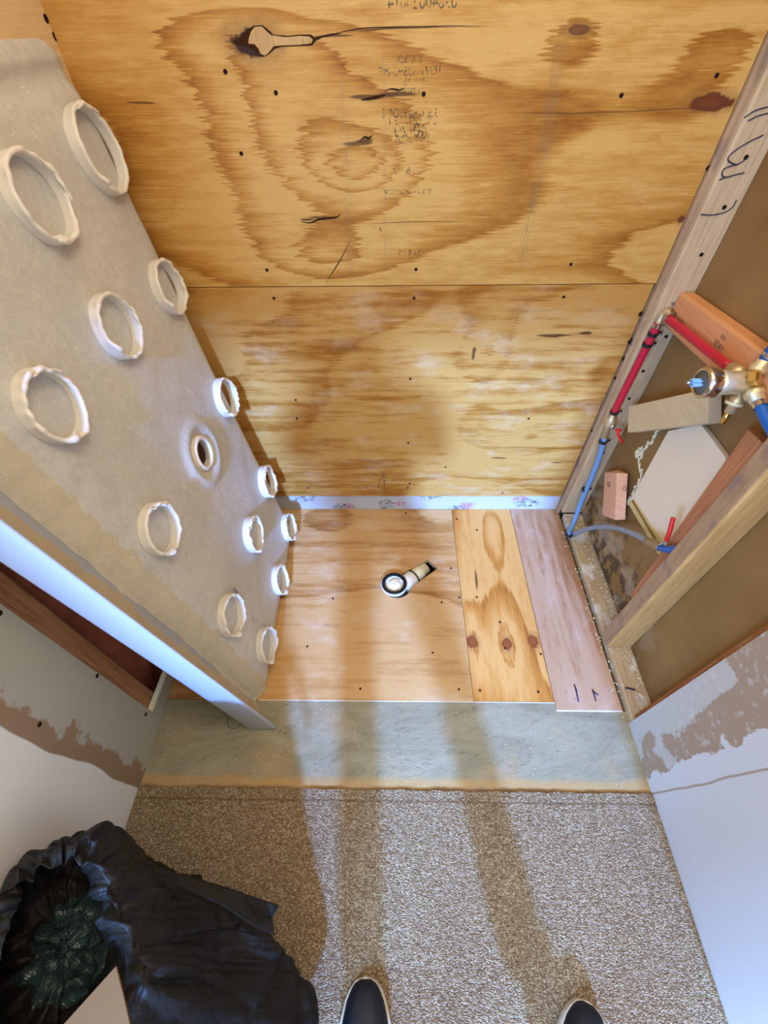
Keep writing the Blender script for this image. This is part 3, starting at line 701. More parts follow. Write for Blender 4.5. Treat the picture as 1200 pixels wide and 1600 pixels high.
# shower mixing valve
mv = empty('shower_valve', (.70, .76, .855)); tag(mv, 'brass shower mixing valve with a round chrome cartridge end', 'valve')
VC = Vector((.700, .760, .855))
lathe('body', [(0, -.018), (.020, -.018), (.022, .0), (.0225, .03), (.0245, .05), (.025, .068), (0, .07)], VC, (-1, 0, 0), M_BRASSD, mv, 28)
lathe('chrome_collar', [(.0255, .060), (.0295, .064), (.0305, .078), (.030, .088), (.0255, .092), (.0225, .088), (.0225, .062)], VC, (-1, 0, 0), M_CHROME, mv, 32, closed=True)
lathe('cartridge', [(0, .066), (.0228, .066), (.0228, .0895), (.008, .090), (0, .090)], VC, (-1, 0, 0), M_DGREY, mv, 28)
c = VC + Vector((-.090, 0, 0))
bm = bmesh.new()
for (a0, w_, h_) in ((0, .020, .0045), (1.05, .016, .004), (-1.05, .016, .004)):
    Rm = Matrix.Translation(c + Vector((-.009, 0, 0))) @ Matrix.Rotation(a0, 4, 'X') @ Matrix.Diagonal((.020, w_, h_, 1))
    bmesh.ops.create_cube(bm, size=1, matrix=Rm)
o = frombm('cartridge_stem', bm, M_BGREY, mv); bevel(o, .0008, 1)
lathe('stem_tip', [(0, 0), (.003, 0), (.003, .008), (0, .010)], c + Vector((-.018, 0, 0)), (-1, 0, 0), M_ZINC, mv, 12)
def port(name, d, L, r, mat=M_BRASSD):
    d = Vector(d).normalized(); st_ = VC + Vector((.002, 0, 0)) + d * .012
    lathe(name, [(0, 0), (r * .85, 0), (r * .85, L * .35), (r * 1.15, L * .38), (r * 1.15, L * .62), (r * .9, L * .66), (r * .9, L), (0, L)], st_, d, mat, mv, 8 if mat is M_BRASS else 24, smooth=mat is not M_BRASS)
    return st_ + d * L
port('port', (0, 1, -.06), .050, .013)
port('port', (.05, 0, 1), .040, .014)
port('port', (.0, -1, -.2), .040, .015)
port('tub_port', (-.12, -.25, -1), .052, .011)
lathe('packing_nut', [(.012, .034), (.0165, .034), (.0165, .040), (.012, .040)], VC + Vector((0, 0, -.006)), (-.12, -.25, -1), M_PVCC, mv, 24, closed=True)
lathe('brass_pin', [(0, .05), (.0055, .05), (.0055, .082), (.003, .082), (.003, .076), (0, .076)], VC + Vector((0, 0, -.006)), (-.12, -.25, -1), M_BRASS, mv, 16)
lathe('gold_nut', [(0, .0), (.017, .0), (.017, .012), (.012, .016), (0, .016)], VC + Vector((-.010, -.012, .018)), (.6, -.6, .6), M_BRASS, mv, 6, smooth=False)
for (d, r) in (((.05, 0, 1), .0122), ((.0, -1, -.2), .0122)):
    dn = Vector(d).normalized(); ring('crimp_ring', VC + Vector((.002, 0, 0)) + dn * .060, dn, .0108, .010, M_CHROME, mv, .0015)
u_ = tube('water_pipe', [VC + Vector((.002, 0, .05)), VC + Vector((.012, 0, .14)), VC + Vector((.022, 0.0, .40)), VC + Vector((.03, 0, .9))], .0105, M_BLUE)
tag(u_, 'bright blue riser pipe going up from the brass shower valve', 'pipe')
u2 = tube('water_pipe', catmull([VC + Vector((.002, -.05, -.010)), VC + Vector((.004, -.09, -.022)), VC + Vector((.012, -.145, -.04))], 5), .0105, M_BLUE)
tag(u2, 'bright blue supply pipe leaving the shower valve towards the golden stud', 'pipe')
u2.data.name = 'supply'

# ---------- loose pieces in the bay
def plate_px(name, px, X, th, mat, parent=None, bev=.001, tilt=0.):
    v = [at(x, y, X=X + tilt * (i in (0, 1))) for i, (x, y) in enumerate(px)]
    bm = bmesh.new(); n = len(v)
    a = [bm.verts.new(p) for p in v]; b = [bm.verts.new(p + Vector((th, 0, 0))) for p in v]
    bm.faces.new(a); bm.faces.new(b[::-1])
    for i in range(n): bm.faces.new([a[i], a[(i + 1) % n], b[(i + 1) % n], b[i]])
    o = frombm(name, bm, mat, parent); bevel(o, bev) if bev else 0
    return o
sk = plate_px('wood_offcut', [(982, 635), (1106, 607), (1105, 661), (980, 676)], .705, .032, M_SCRAP, bev=.002)
tag(sk, 'pale beige wood offcut wedged in the bay below the shower valve', 'offcut')
pb = hexa('wood_offcut', [at(941, 805, X=.735), at(961, 813, X=.716), at(977, 812, X=.738), at(960, 800, X=.756), at(945, 738, X=.735), at(963, 739, X=.716), at(981, 740, X=.738), at(966, 734, X=.756)], M_PINK, bev=.0015)
tag(pb, 'small pinkish wood offcut leaning low in the bay beside the corner stud', 'offcut')
for (x, y, X) in ((951, 757, .7275), (976, 763, .726)):
    q = at(x, y, X=X - .004); bm = bmesh.new()
    tube_bm(bm, [q + Vector((0, .0085 * math.cos(t * .42), .0075 * math.sin(t * .42))) for t in range(16)], .0008, 5); frombm('drawn_circle', bm, M_MARK, pb)
cr = plate_px('short_stud', [(1168, 671), (1197, 698), (1150, 760), (1010, 960), (994, 944), (984, 930)], .716, .024, M_CRIPPLE, bev=.002)
tag(cr, 'short reddish stud piece standing upright against the golden stud', 'board')
dy = plate_px('drywall_offcut', [(1044, 673), (1094, 662), (1108, 680), (1134, 716), (1100, 800), (1062, 868), (1029, 866), (982, 786)], .742, .013, plain('drywall_cream', srgb(236, 224, 200), .8, .2, 0, .04, 9, .2), bev=.0012)
tag(dy, 'cream drywall offcut standing in the bay behind the short reddish stud', 'offcut')
plate_px('torn_edge', [(981, 786), (990, 780), (1044, 860), (1029, 867)], .7405, .002, plain('yellowed_core', srgb(212, 190, 134), .85, .1, 0, .12, 80, .4), dy, bev=0)
plate_px('paper_fold', [(986, 782), (989, 781), (1038, 862), (1034, 864)], .7400, .001, plain('brown_fold', srgb(142, 116, 70), .85, .1), dy, bev=0)
# torn paper and plaster edge of the hole beside the offcut
tp = catmull([at(x, y, X=.756) for x, y in ((1032, 664), (1020, 688), (1008, 700), (1000, 722), (1003, 742), (992, 765), (982, 786))], 8)
bm = bmesh.new(); tube_bm(bm, [p + Vector((random.uniform(-.002, .001), random.uniform(-.006, .006), random.uniform(-.006, .006))) for p in tp], [random.uniform(.0015, .0055) for _ in tp], 7)
o = frombm('torn_plaster_edge', bm, M_GYPE); tag(o, 'ragged torn plaster edge running down beside the cream drywall offcut', 'plaster')
bm = bmesh.new(); q = at(999, 706, X=.752); bmesh.ops.create_icosphere(bm, subdivisions=4, radius=1.)
for v in bm.verts:
    d = v.co.copy(); k_ = 1 + .9 * noise.noise(d * 2.1) + .5 * noise.noise(d * 6)
    v.co = q + Vector((d.x * .006 * k_, d.y * .010 * k_, d.z * .016 * k_))
frombm('plaster_lump', bm, M_GYPE, o)

# ------------------------------------------------------------------ left framing
ls = box('wall_stud', -.765, -.692, .362, .412, -.09, 2.40, M_STUD_L, bev=.004)
tag(ls, 'brown grooved stud exposed behind the cut edge of the left drywall', 'stud')
lc = box('wall_stud', -.755, -.605, 1.105, 1.1545, .0, 1.19, M_STUD_C, bev=.003)  # added behind the pan; its dark wood stands for shade in the drain hole
tag(lc, 'dark corner stud added to keep the drain hole of the leaning pan dark', 'stud')
ib = bmesh.new()
bmesh.ops.create_grid(ib, x_segments=60, y_segments=160, size=.5)
for v in ib.verts:
    y = .43 + (v.co.x + .5) * .66; z = -.05 + (v.co.y + .5) * 2.3
    d = noise.noise(Vector((y * 9, z * 9, 0))) * .016 + abs(noise.noise(Vector((y * 22, z * 7, 3)))) * .02
    v.co = Vector((-.742 + d, y, z))
ins = frombm('wall_insulation', ib, M_INS, smooth=True); tag(ins, 'pink and brown paper faced insulation in the dark left stud bay', 'insulation')
ks = slab('kraft_strip', [[(.53, .0), (.50, .60), (.46, 1.2), (.50, 1.2), (.60, .55), (.60, .0)]], -.735, -.705, M_INSY, ins, conv=lambda u, v, h: (h, u, v), bev=.008)
# screws in the left wall
screws(wl, [(0, 958), (152, 1056), (228, 1116), (62, 1132)], lambda x, y: at(x, y, X=-.6745), (1, 0, 0), .005)
screws(bpy.data.objects['wall_left_upper'], [(72, 29), (86, 57)], lambda x, y: at(x, y, X=-.6115), (1, 0, 0), .006)

# ------------------------------------------------------------------ the shower base leaning on the left wall
sbase = empty('shower_pan', (-.385, .75, .0))
tag(sbase, 'upended fibreglass shower pan leaning on the left wall, underside showing white adhesive rings', 'shower pan')
PO = Vector((-.385, 1.134, 0)); PU = Vector((-.16, 0, .98711)).normalized(); PV = Vector((.012, -.99993, 0)).normalized()
PN = Vector((.98704, .011845, .16)).normalized()
def pan(u, v, n): return PO + PU * u + PV * v + PN * n
def lerp_tab(T, x):
    if x <= T[0][0]: return T[0][1]
    for (a, b), (c, d) in zip(T, T[1:]):
        if x <= c:
            t = (x - a) / (c - a); return b + (d - b) * t
    return T[-1][1]
def ss(a, b, x):
    t = max(0., min(1., (x - a) / (b - a))); return t * t * (3 - 2 * t)
VB = [(0, .082), (.4, .062), (.85, .030), (1.12, .004), (1.25, -.006), (1.31, -.008), (1.36, .03)]
def prof_v(v):   # threshold end: shoulder, groove, ledge, lip
    T = [(0, 0), (.640, 0), (.672, -.002), (.695, -.008), (.712, -.020), (.722, -.030), (.728, -.032), (.740, -.026), (.765, -.012), (.785, .010), (.797, .036), (.801, .045)]
    return lerp_tab(T, v)
def prof_u(u):
    T = [(0, -.03), (.010, -.010), (.03, -.002), (.05, 0), (1.235, 0), (1.265, -.004), (1.285, -.012), (1.300, -.013), (1.315, -.006), (1.330, -.008), (1.342, -.014), (1.350, -.022)]
    return lerp_tab(T, u)
us = [0, .004, .01, .02, .03, .05] + [.05 + 1.185 * i / 120 for i in range(1, 121)] + [1.235 + .115 * i / 24 for i in range(1, 25)]
ts = [0, .004, .010, .018, .028, .04] + [.04 + .60 * i / 70 for i in range(1, 71)] + [.64 + .161 * i / 36 for i in range(1, 37)]
DU, DV = .624, .312
bm = bmesh.new(); G = []; VV = []
for u in us:
    row = []; VV.append([lerp_tab(VB, u) + (t / .801) * (.801 - lerp_tab(VB, u)) for t in ts])
    vb = lerp_tab(VB, u)
    fall = lerp_tab([(0, 0), (.004, -.028), (.010, -.016), (.018, -.007), (.028, -.002), (.04, 0)], 0)
    for t in ts:
        v = vb + (t / .801) * (.801 - vb) if True else t
        e = v - vb
        n = prof_v(v) + prof_u(u) * (1 - ss(.60, .70, v))
        n += lerp_tab([(0, -.020), (.006, -.010), (.014, -.004), (.028, 0)], e) * (1 - ss(1.2, 1.3, u) * .6)
        dr = math.hypot(u - DU, v - DV)
        n += .010 * ss(.098, .070, dr) * ss(.040, .060, dr) - .006 * ss(.075, .055, dr) + .0
        wob = noise.noise(Vector((u * 6, v * 6, 0))) * .0022 + noise.noise(Vector((u * 20, v * 20, 3))) * .0009
        if .60 < v < .765: wob += noise.noise(Vector((u * 30, v * 14, 9))) * .003
        uu = u if v < .70 else u
        row.append(bm.verts.new(pan(uu, v, n + wob)))
    G.append(row)
for i in range(len(us) - 1):
    for j in range(len(ts) - 1):
        q = (G[i][j].co + G[i + 1][j + 1].co) / 2; r = q - pan(DU, DV, 0)
        if math.hypot(r.dot(PU), r.dot(PV)) < .036: continue
        f = bm.faces.new([G[i][j], G[i][j + 1], G[i + 1][j + 1], G[i + 1][j]])
        vv = VV[i][j] + .012 * noise.noise(Vector((us[i] * 40, j * .3, 0)))
        f.material_index = 2 if VV[i][j] > .727 else (1 if vv > .668 else 0)
# side walls turned down along the wall-side edge and both ends
def skirt(verts, d):
    prev = None
    for v in verts:
        b = bm.verts.new(v.co + PN * d)
        if prev: bm.faces.new([prev[0], v, b, prev[1]])
        prev = (v, b)
skirt([G[i][0] for i in range(0, len(us) - 24)], -.055)
skirt([G[0][j] for j in range(0, len(ts) - 30)], -.05)
for v in [v for v in bm.verts if not v.link_faces]: bm.verts.remove(v)
for v in bm.verts: v.co.z = max(v.co.z, .0055); v.co.y = min(v.co.y, 1.150)
o = frombm('underside', bm, M_PAN, sbase, smooth=True); o.data.materials.append(M_PANTAN); o.data.materials.append(M_LEDGE)
m = o.modifiers.new('solid', 'SOLIDIFY'); m.thickness = .005; m.offset = -1
# white apron face of the threshold, with a rolled lip
bm = bmesh.new(); rows = []
for i in range(131):
    u = 1.345 * i / 130
    w_ = lerp_tab([(0, -.036), (.4, -.030), (1.345, -.028)], u)
    pr = [(.800, .047), (.8035, .0475), (.8055, .044), (.806, .036), (.806, w_ + .008), (.803, w_), (.796, w_ - .002), (.70, w_ - .004)]
    rows.append([bm.verts.new(pan(max(u, 0.0 + (-(n) * .16)), v, n)) for v, n in pr])
for i in range(130):
    for j in range(7): bm.faces.new([rows[i][j], rows[i][j + 1], rows[i + 1][j + 1], rows[i + 1][j]])
for v in bm.verts: v.co.z = max(v.co.z, .0045)
o = frombm('apron', bm, M_GEL, sbase, smooth=True); m = o.modifiers.new('solid', 'SOLIDIFY'); m.thickness = .004; m.offset = -1
tag(o, 'glossy white apron', None)
# drain collar
lathe('drain_collar', [(.0335, -.012), (.0335, .006), (.035, .008), (.0405, .008), (.0425, .006), (.046, .001), (.048, -.012)], pan(DU, DV, 0), PN, plain('collar', srgb(216, 206, 190), .5, .3, 0, .05, 60), sbase, 40, closed=True)
# adhesive rings
RINGS = [(1.188, .074, .066), (1.170, .318, .060), (.936, .084, .055), (.966, .333, .056), (.966, .583, .054), (.631, .086, .052), (.305, .106, .052), (.665, .590, .0525), (.309, .334, .052),
         (.084, .128, .048), (.076, .352, .049), (.320, .609, .053), (.087, .590, .052)]
for ri, (cu, cv, R0) in enumerate(RINGS):
    bm = bmesh.new(); N = 110; prev = None; first = None
    ga = random.uniform(1.8, 2.9)
    for k in range(N):
        a = 2 * math.pi * k / N
        n1 = noise.noise(Vector((math.cos(a) * 1.1, math.sin(a) * 1.1, ri * 3.1))); n2 = noise.noise(Vector((math.cos(a) * 4, math.sin(a) * 4, ri * 5.7)))
        R_ = R0 * (1 + .05 * n1) ; H_ = .021 + .005 * n1 + .0035 * n2
        bl_ = math.exp(-(((a - ga + math.pi) % (2 * math.pi) - math.pi) / .16) ** 2)
        H_ += .004 * bl_; lw = .0042 + .0012 * n2 + .0025 * bl_; off = .0016 * n2 - .003 * bl_
        pr = [(R_ + .0035, -.003), (R_ + .0042, .004), (R_ + .0030, H_ - .006), (R_ + lw + off, H_ - .003), (R_ + lw * .6 + off, H_ + .0012), (R_ - lw * .5 + off, H_ + .0008), (R_ - lw + off, H_ - .003), (R_ - .0030, H_ - .0065), (R_ - .0036, .003), (R_ - .003, -.003)]
        rg_ = [bm.verts.new(pan(cu + math.cos(a) * r, cv + math.sin(a) * r, h)) for r, h in pr]
        if prev:
            for j in range(len(pr)): bm.faces.new([prev[j], prev[(j + 1) % len(pr)], rg_[(j + 1) % len(pr)], rg_[j]])
        else: first = rg_
        prev = rg_
    for j in range(len(first)): bm.faces.new([prev[j], prev[(j + 1) % len(first)], first[(j + 1) % len(first)], first[j]])
    # tail where the bead was lifted off
    c0 = pan(cu + math.cos(ga) * R0, cv + math.sin(ga) * R0, .022); inn = -(PU * math.cos(ga) + PV * math.sin(ga)); tg = PV * math.cos(ga) - PU * math.sin(ga)
    tube_bm(bm, catmull([c0 - tg * .012, c0 + PN * .003, c0 + inn * .006 + tg * .006 - PN * .002, c0 + inn * .011 + tg * .016 - PN * .006], 4), [.003, .004, .0045, .0052, .0055, .0055, .005, .0045, .004, .003, .002, .0012, .0006], 7)
    # folded-over ribbon along part of the lip
    g2 = ga + random.uniform(1.4, 3.6); seg_ = [pan(cu + math.cos(g2 + t * .09) * (R0 - .002 + .002 * math.sin(t)), cv + math.sin(g2 + t * .09) * (R0 - .002 + .002 * math.sin(t)), .0225 + .0015 * math.sin(t * 1.7)) for t in range(14)]
    tube_bm(bm, seg_, [.0035 * math.sin(math.pi * (t + .5) / 14) + .0006 for t in range(14)], 7)
    frombm('adhesive_ring', bm, M_SEAL, sbase, smooth=True)
q = pan(.32, .53, .0012)
PT = Matrix.Identity(4)
ax_x = -PU; ax_y = -PV * -1; 
def panmat(u, v, n, ang=0.):
    X_ = -PU * math.cos(ang) + PV * math.sin(ang) * -1; Y_ = PN.cross(X_)
    o_ = pan(u, v, n); M_ = Matrix.Identity(4)
    for i in range(3): M_[i][0] = X_[i]; M_[i][1] = Y_[i]; M_[i][2] = PN[i]; M_[i][3] = o_[i]
    return M_
text_mesh('date_mark', '7/07 RT 8-', .017, M_INK, sbase, panmat(.300, .545, .0065))
text_mesh('pencil_mark', '(27)', .02, M_STAMP, sbase, panmat(.190, .560, .0065))

# ------------------------------------------------------------------ drain fitting
dr = empty('drain_trap', (dc.x, dc.y, -.05)); tag(dr, 'white plastic drain hub and pipe in the plywood cut-out', 'drain')
DC = Vector((dc.x, dc.y, .010))
DC = at(616, 912, Z=.010)
lathe('hub', [(.036, -.09), (.0455, -.09), (.0455, -.006), (.0475, -.004), (.0475, .0), (.045, .002), (.034, .002), (.033, -.002), (.033, -.05), (0, -.05), (0, -.06), (.03, -.06)], DC, (0, 0, 1), M_PVC, dr, 40)
lathe('rubber_gasket', [(.0325, -.002), (.0325, .0035), (.0345, .0045), (.0435, .0045), (.0448, .003), (.0448, -.001)], DC, (0, 0, 1), M_RUBBER, dr, 40, closed=True)
pa, pb_ = DC + Vector((.030, .008, -.030)), at(671, 882, Z=-.026)
dd = (pb_ - pa)
lathe('elbow', [(0, 0), (.0305, 0), (.0305, .052), (.0285, .054), (0, .054)], pa, dd, M_PVC, dr, 28)
lathe('black_joint', [(.027, .053), (.0315, .053), (.0315, .057), (.027, .057)], pa, dd, M_RUBBER, dr, 28, closed=True)
lathe('arm', [(0, .056), (.0265, .056), (.0265, .094), (.0235, .097), (.0235, .12), (0, .12)], pa, dd, M_PVCC, dr, 28)
bm = bmesh.new(); bmesh.ops.create_icosphere(bm, subdivisions=5, radius=.031)
for v in bm.verts:
    d = v.co.normalized(); k_ = 1 + .22 * abs(noise.noise(d * 2.4 + Vector((3, 1, 2)))) - .22 * abs(noise.noise(d * 5. + Vector((1, 7, 2))))
    v.co = Vector((d.x * .031 * k_, d.y * .031 * k_, d.z * .020 * k_)) + DC + Vector((0, 0, -.018))
for v in bm.verts:
    r = Vector((v.co.x - DC.x, v.co.y - DC.y, 0))
    if r.length > .0325: r = r * (.0325 / r.length); v.co.x = DC.x + r.x; v.co.y = DC.y + r.y
o = frombm('crumpled_paper', bm, M_PAPER, smooth=True); tag(o, 'cream crumpled paper stuffed into the drain hub', 'paper')

# ------------------------------------------------------------------ black bag with cardboard
def wpt(x, y, z): return at(x, y, Z=z)
TH = 16
rimpx = [(178, 1502), (166, 1462), (152, 1432), (140, 1396), (134, 1352), (118, 1330), (92, 1336), (66, 1352), (38, 1372), (14, 1402), (4, 1450), (-6, 1520), (-10, 1610), (20, 1680), (75, 1660), (128, 1580)]
outpx = [(484, 1585), (452, 1500), (404, 1452), (330, 1386), (246, 1352), (200, 1326), (150, 1306), (110, 1311), (66, 1328), (32, 1346), (2, 1376), (-60, 1440), (-110, 1600), (-60, 1830), (150, 1960), (420, 1840)]
ctr = (100, 1480)
levels = []
def lv(fn): levels.append([fn(i) for i in range(TH)])
lv(lambda i: wpt(ctr[0] + (rimpx[i][0] - ctr[0]) * .04, ctr[1] + (rimpx[i][1] - ctr[1]) * .04, .31))
lv(lambda i: wpt(ctr[0] + (rimpx[i][0] - ctr[0]) * .55, ctr[1] + (rimpx[i][1] - ctr[1]) * .55, .30))
lv(lambda i: wpt(ctr[0] + (rimpx[i][0] - ctr[0]) * .90, ctr[1] + (rimpx[i][1] - ctr[1]) * .90, .36))
lv(lambda i: wpt(*rimpx[i], .455))
lv(lambda i: wpt(rimpx[i][0] * .78 + outpx[i][0] * .22, rimpx[i][1] * .78 + outpx[i][1] * .22, .47))
ZO = [.09, .12, .20, .28, .33, .33, .33, .33, .33, .33, .33, .33, .33, .33, .30, .16]
lv(lambda i: wpt(rimpx[i][0] * .4 + outpx[i][0] * .6, rimpx[i][1] * .4 + outpx[i][1] * .6, .20 + .7 * ZO[i]))
lv(lambda i: wpt(*outpx[i], ZO[i]))
def foot(i):
    p = wpt(*outpx[i], ZO[i]); c = Vector((-.36, -.24, 0)); q = c + (Vector((p.x, p.y, 0)) - c) * .93; q.x = max(q.x, -.66); return Vector((q.x, q.y, .45 * ZO[i]))
def foot2(i):
    q = foot(i); c = Vector((-.36, -.24, 0)); q = c + (Vector((q.x, q.y, 0)) - c) * .95; return Vector((max(q.x, -.66), q.y, .006))
lv(foot); lv(foot2)
NA, NR = 352, 16
smooth_lv = []
for L in levels: smooth_lv.append(catmull(L, NA // TH, closed=True))
cols = []
for a in range(NA): cols.append(catmull([L[a] for L in smooth_lv], NR))
nr = len(cols[0]); bm = bmesh.new(); VG = []
def ridge(x): return 1 - abs(2 * (x - math.floor(x)) - 1)
for a in range(NA):
    col = []
    for j, p in enumerate(cols[a]):
        t = j / (nr - 1)
        th = 2 * math.pi * a / NA
        tang = (cols[(a + 1) % NA][j] - cols[a - 1][j]); up_ = cols[a][min(j + 1, nr - 1)] - cols[a][max(j - 1, 0)]
        nn = tang.cross(up_); nn = nn.normalized() if nn.length > 1e-9 else Vector((0, 0, 1))
        cd_ = Vector((math.cos(th) * 1.6, math.sin(th) * 1.6, t * 1.3))
        f1 = 1 - abs(noise.noise(cd_ * 1.5)) * 2.2
        f2 = 1 - abs(noise.noise(Vector((p.x * 8, p.y * 8, p.z * 6)))) * 2.4
        pl_ = 1 - abs(noise.noise(Vector((math.cos(th) * 6, math.sin(th) * 6, t * 1.0 + 5)))) * 2.2
        amp = .004 + .014 * ss(.0, .25, t) * (1 - .25 * ss(.3, .5, t))
        d = amp * (.8 * f1 + .7 * f2 + .25 * pl_ - .6)
        dd_, _pp = noise.voronoi(Vector((p.x * 7 + .5 * noise.noise(p * 5), p.y * 9 + .5 * noise.noise(p * 6 + Vector((4, 0, 0))), p.z * 6)))
        e_ = dd_[1] - dd_[0]; d += ss(.0, .3, t) * (.010 * math.exp(-e_ * 9) - .006 * min(e_, .8))
        dd_, _pp = noise.voronoi(Vector((p.x * 17, p.y * 22, p.z * 15))); e_ = dd_[1] - dd_[0]; d += .004 * math.exp(-e_ * 9)
        if t < .3: d += .012 * (1 - abs(noise.noise(Vector((p.x * 30, p.y * 30, p.z * 20)))) * 2.5)
        q = p + nn * d * (1 if t > .02 else .2)
        q.x = max(q.x, -.668); q.z = max(q.z, .006)
        col.append(bm.verts.new(q))
    VG.append(col)
tb = empty('rubbish_bag', (-.38, -.22, 0)); tag(tb, 'open black plastic rubbish bag standing on the carpet by the left wall', 'bag')
for a in range(NA):
    A, B = VG[a], VG[(a + 1) % NA]
    for j in range(nr - 1): bm.faces.new([A[j], B[j], B[j + 1], A[j + 1]])
bm.faces.new([VG[a][0] for a in range(NA)])
o = frombm('bag_film', bm, M_BAG, tb, smooth=True); o.data.materials.append(M_BAGIN)
for p in o.data.polygons:
    if len(p.vertices) > 4 or (p.center - levels[0][0]).length < .075: p.material_index = 1
# loose corner of the film
fp = [(235, 1353, .36), (300, 1372, .33), (370, 1392, .29), (436, 1414, .22), (424, 1436, .22), (428, 1462, .20), (404, 1450, .27), (350, 1415, .34), (280, 1385, .37)]
bm = bmesh.new(); v = [bm.verts.new(wpt(*q)) for q in fp]; bm.faces.new(v)
bmesh.ops.triangulate(bm, faces=bm.faces[:]); bmesh.ops.subdivide_edges(bm, edges=bm.edges[:], cuts=5, use_grid_fill=True)
for q in bm.verts: q.co.z += .010 * noise.noise(q.co * 18)
o = frombm('film_corner', bm, M_BAG, tb, smooth=True); m = o.modifiers.new('solid', 'SOLIDIFY'); m.thickness = .001
# cardboard seen between the folds
cb = [(181, 1510, .50), (196, 1570, .50), (215, 1660, .50), (60, 1660, .50), (98, 1602, .50)]
bm = bmesh.new(); a = [bm.verts.new(wpt(*q)) for q in cb]; b = [bm.verts.new(x.co - Vector((0, 0, .004))) for x in a]
bm.faces.new(a); bm.faces.new(b[::-1])
for i in range(5): bm.faces.new([a[i], a[(i + 1) % 5], b[(i + 1) % 5], b[i]])
o = frombm('cardboard_flap', bm, M_CARD); tag(o, 'tan cardboard flap resting in the mouth of the black bag', 'cardboard')

# ------------------------------------------------------------------ person standing over the carpet
pe = empty('person', (.10, -.32, 0.004)); tag(pe, 'person standing on the carpet in black slip-on shoes with pale soles', 'person')
def skin(name, verts, edges, mat, root=0, lvl=2):
    me = bpy.data.meshes.new(name); me.from_pydata([v[:3] for v in verts], edges, [])
    o = link(name, me, mat, pe)
    s = o.modifiers.new('skin', 'SKIN'); s.use_smooth_shade = True
    for i, v in enumerate(verts): me.skin_vertices[0].data[i].radius = v[3] if len(v[3:]) and isinstance(v[3], tuple) else (v[3], v[3])
    me.skin_vertices[0].data[root].use_root = True
    sub(o, lvl); return o
HX = .0; HY = -.36
Lf, Rf = (-.052, -.34), (.300, -.33)
# trousers: pelvis then both legs
tv = [(HX, HY, .93, (.15, .11)), (HX, HY, 1.02, (.145, .105)),
      (HX - .09, HY, .84, (.088, .09)), ((HX - .09 + Lf[0]) / 2 - .01, HY + .02, .50, (.060, .064)), (Lf[0], Lf[1] - .01, .11, (.052, .058)),
      (HX + .09, HY, .84, (.088, .09)), ((HX + .09 + Rf[0]) / 2 + .015, HY + .02, .50, (.060, .064)), (Rf[0], Rf[1] - .01, .11, (.052, .058))]
skin('trousers', tv, [(0, 1), (0, 2), (2, 3), (3, 4), (0, 5), (5, 6), (6, 7)], M_JEANS)
sv_ = [(HX - .02, HY, .96, (.180, .120)), (HX - .02, HY, 1.14, (.175, .115)), (HX, HY - .01, 1.32, (.175, .110)), (HX, HY - .01, 1.43, (.10, .075)), (HX, HY - .005, 1.48, (.058, .056)),
       (HX - .17, HY - .01, 1.40, (.068, .068)), (HX - .31, HY + .02, 1.18, (.062, .062)), (HX + .17, HY - .01, 1.40, (.062, .062)), (HX + .21, HY + .02, 1.22, (.050, .050))]
skin('shirt', sv_, [(0, 1), (1, 2), (2, 3), (3, 4), (3, 5), (5, 6), (3, 7), (7, 8)], M_SHIRT)
bv = [(HX, HY, 1.10, .07), (HX, HY, 1.34, .07), (HX, HY, 1.47, .050), (HX, HY + .012, 1.545, .060), (HX, HY + .022, 1.62, .078), (HX, HY + .015, 1.70, .066), (HX, HY + .085, 1.625, .022)]
be = [(0, 1), (1, 2), (2, 3), (3, 4), (4, 5), (4, 6)]
def arm(sx, hx):
    i = len(bv)
    ex = .31 if sx < 0 else .22
    bv.extend([(HX + sx * .17, HY, 1.39, .05), (HX + sx * ex, HY + .02, 1.20, .042), (HX + sx * (ex - .005), HY + .03, 1.14, .040), ((HX + sx * ex) * .4 + hx * .6, HY + .16, 1.21, .034), (hx + sx * .02, -.175, 1.27, .024), (hx + sx * .015, -.145, 1.285, .026), (hx + sx * .012, -.115, 1.295, .024)])
    be.extend([(1, i), (i, i + 1), (i + 1, i + 2), (i + 2, i + 3), (i + 3, i + 4), (i + 4, i + 5), (i + 5, i + 6)])
    for f in range(4):
        j = len(bv); z0 = 1.318 - f * .019; L = (.030, .034, .032, .026)[f]
        bv.extend([(hx, -.100, z0, .009), (hx - sx * .006, -.100 + L * .7, z0 + .002, .0085), (hx - sx * .022, -.100 + L * .9, z0 + .002, .0075)])
        be.extend([(i + 6, j), (j, j + 1), (j + 1, j + 2)])
    j = len(bv); bv.extend([(hx - sx * .012, -.135, 1.318, .011), (hx - sx * .022, -.108, 1.332, .009)]); be.extend([(i + 5, j), (j, j + 1)])
arm(-1, -.05); arm(1, .09)
skin('body', bv, be, M_SKIN)
hv = [(HX, HY + .005, 1.70, .086), (HX, HY - .035, 1.64, .080), (HX, HY - .030, 1.56, .055)]
skin('hair', hv, [(0, 1), (1, 2)], M_HAIR)
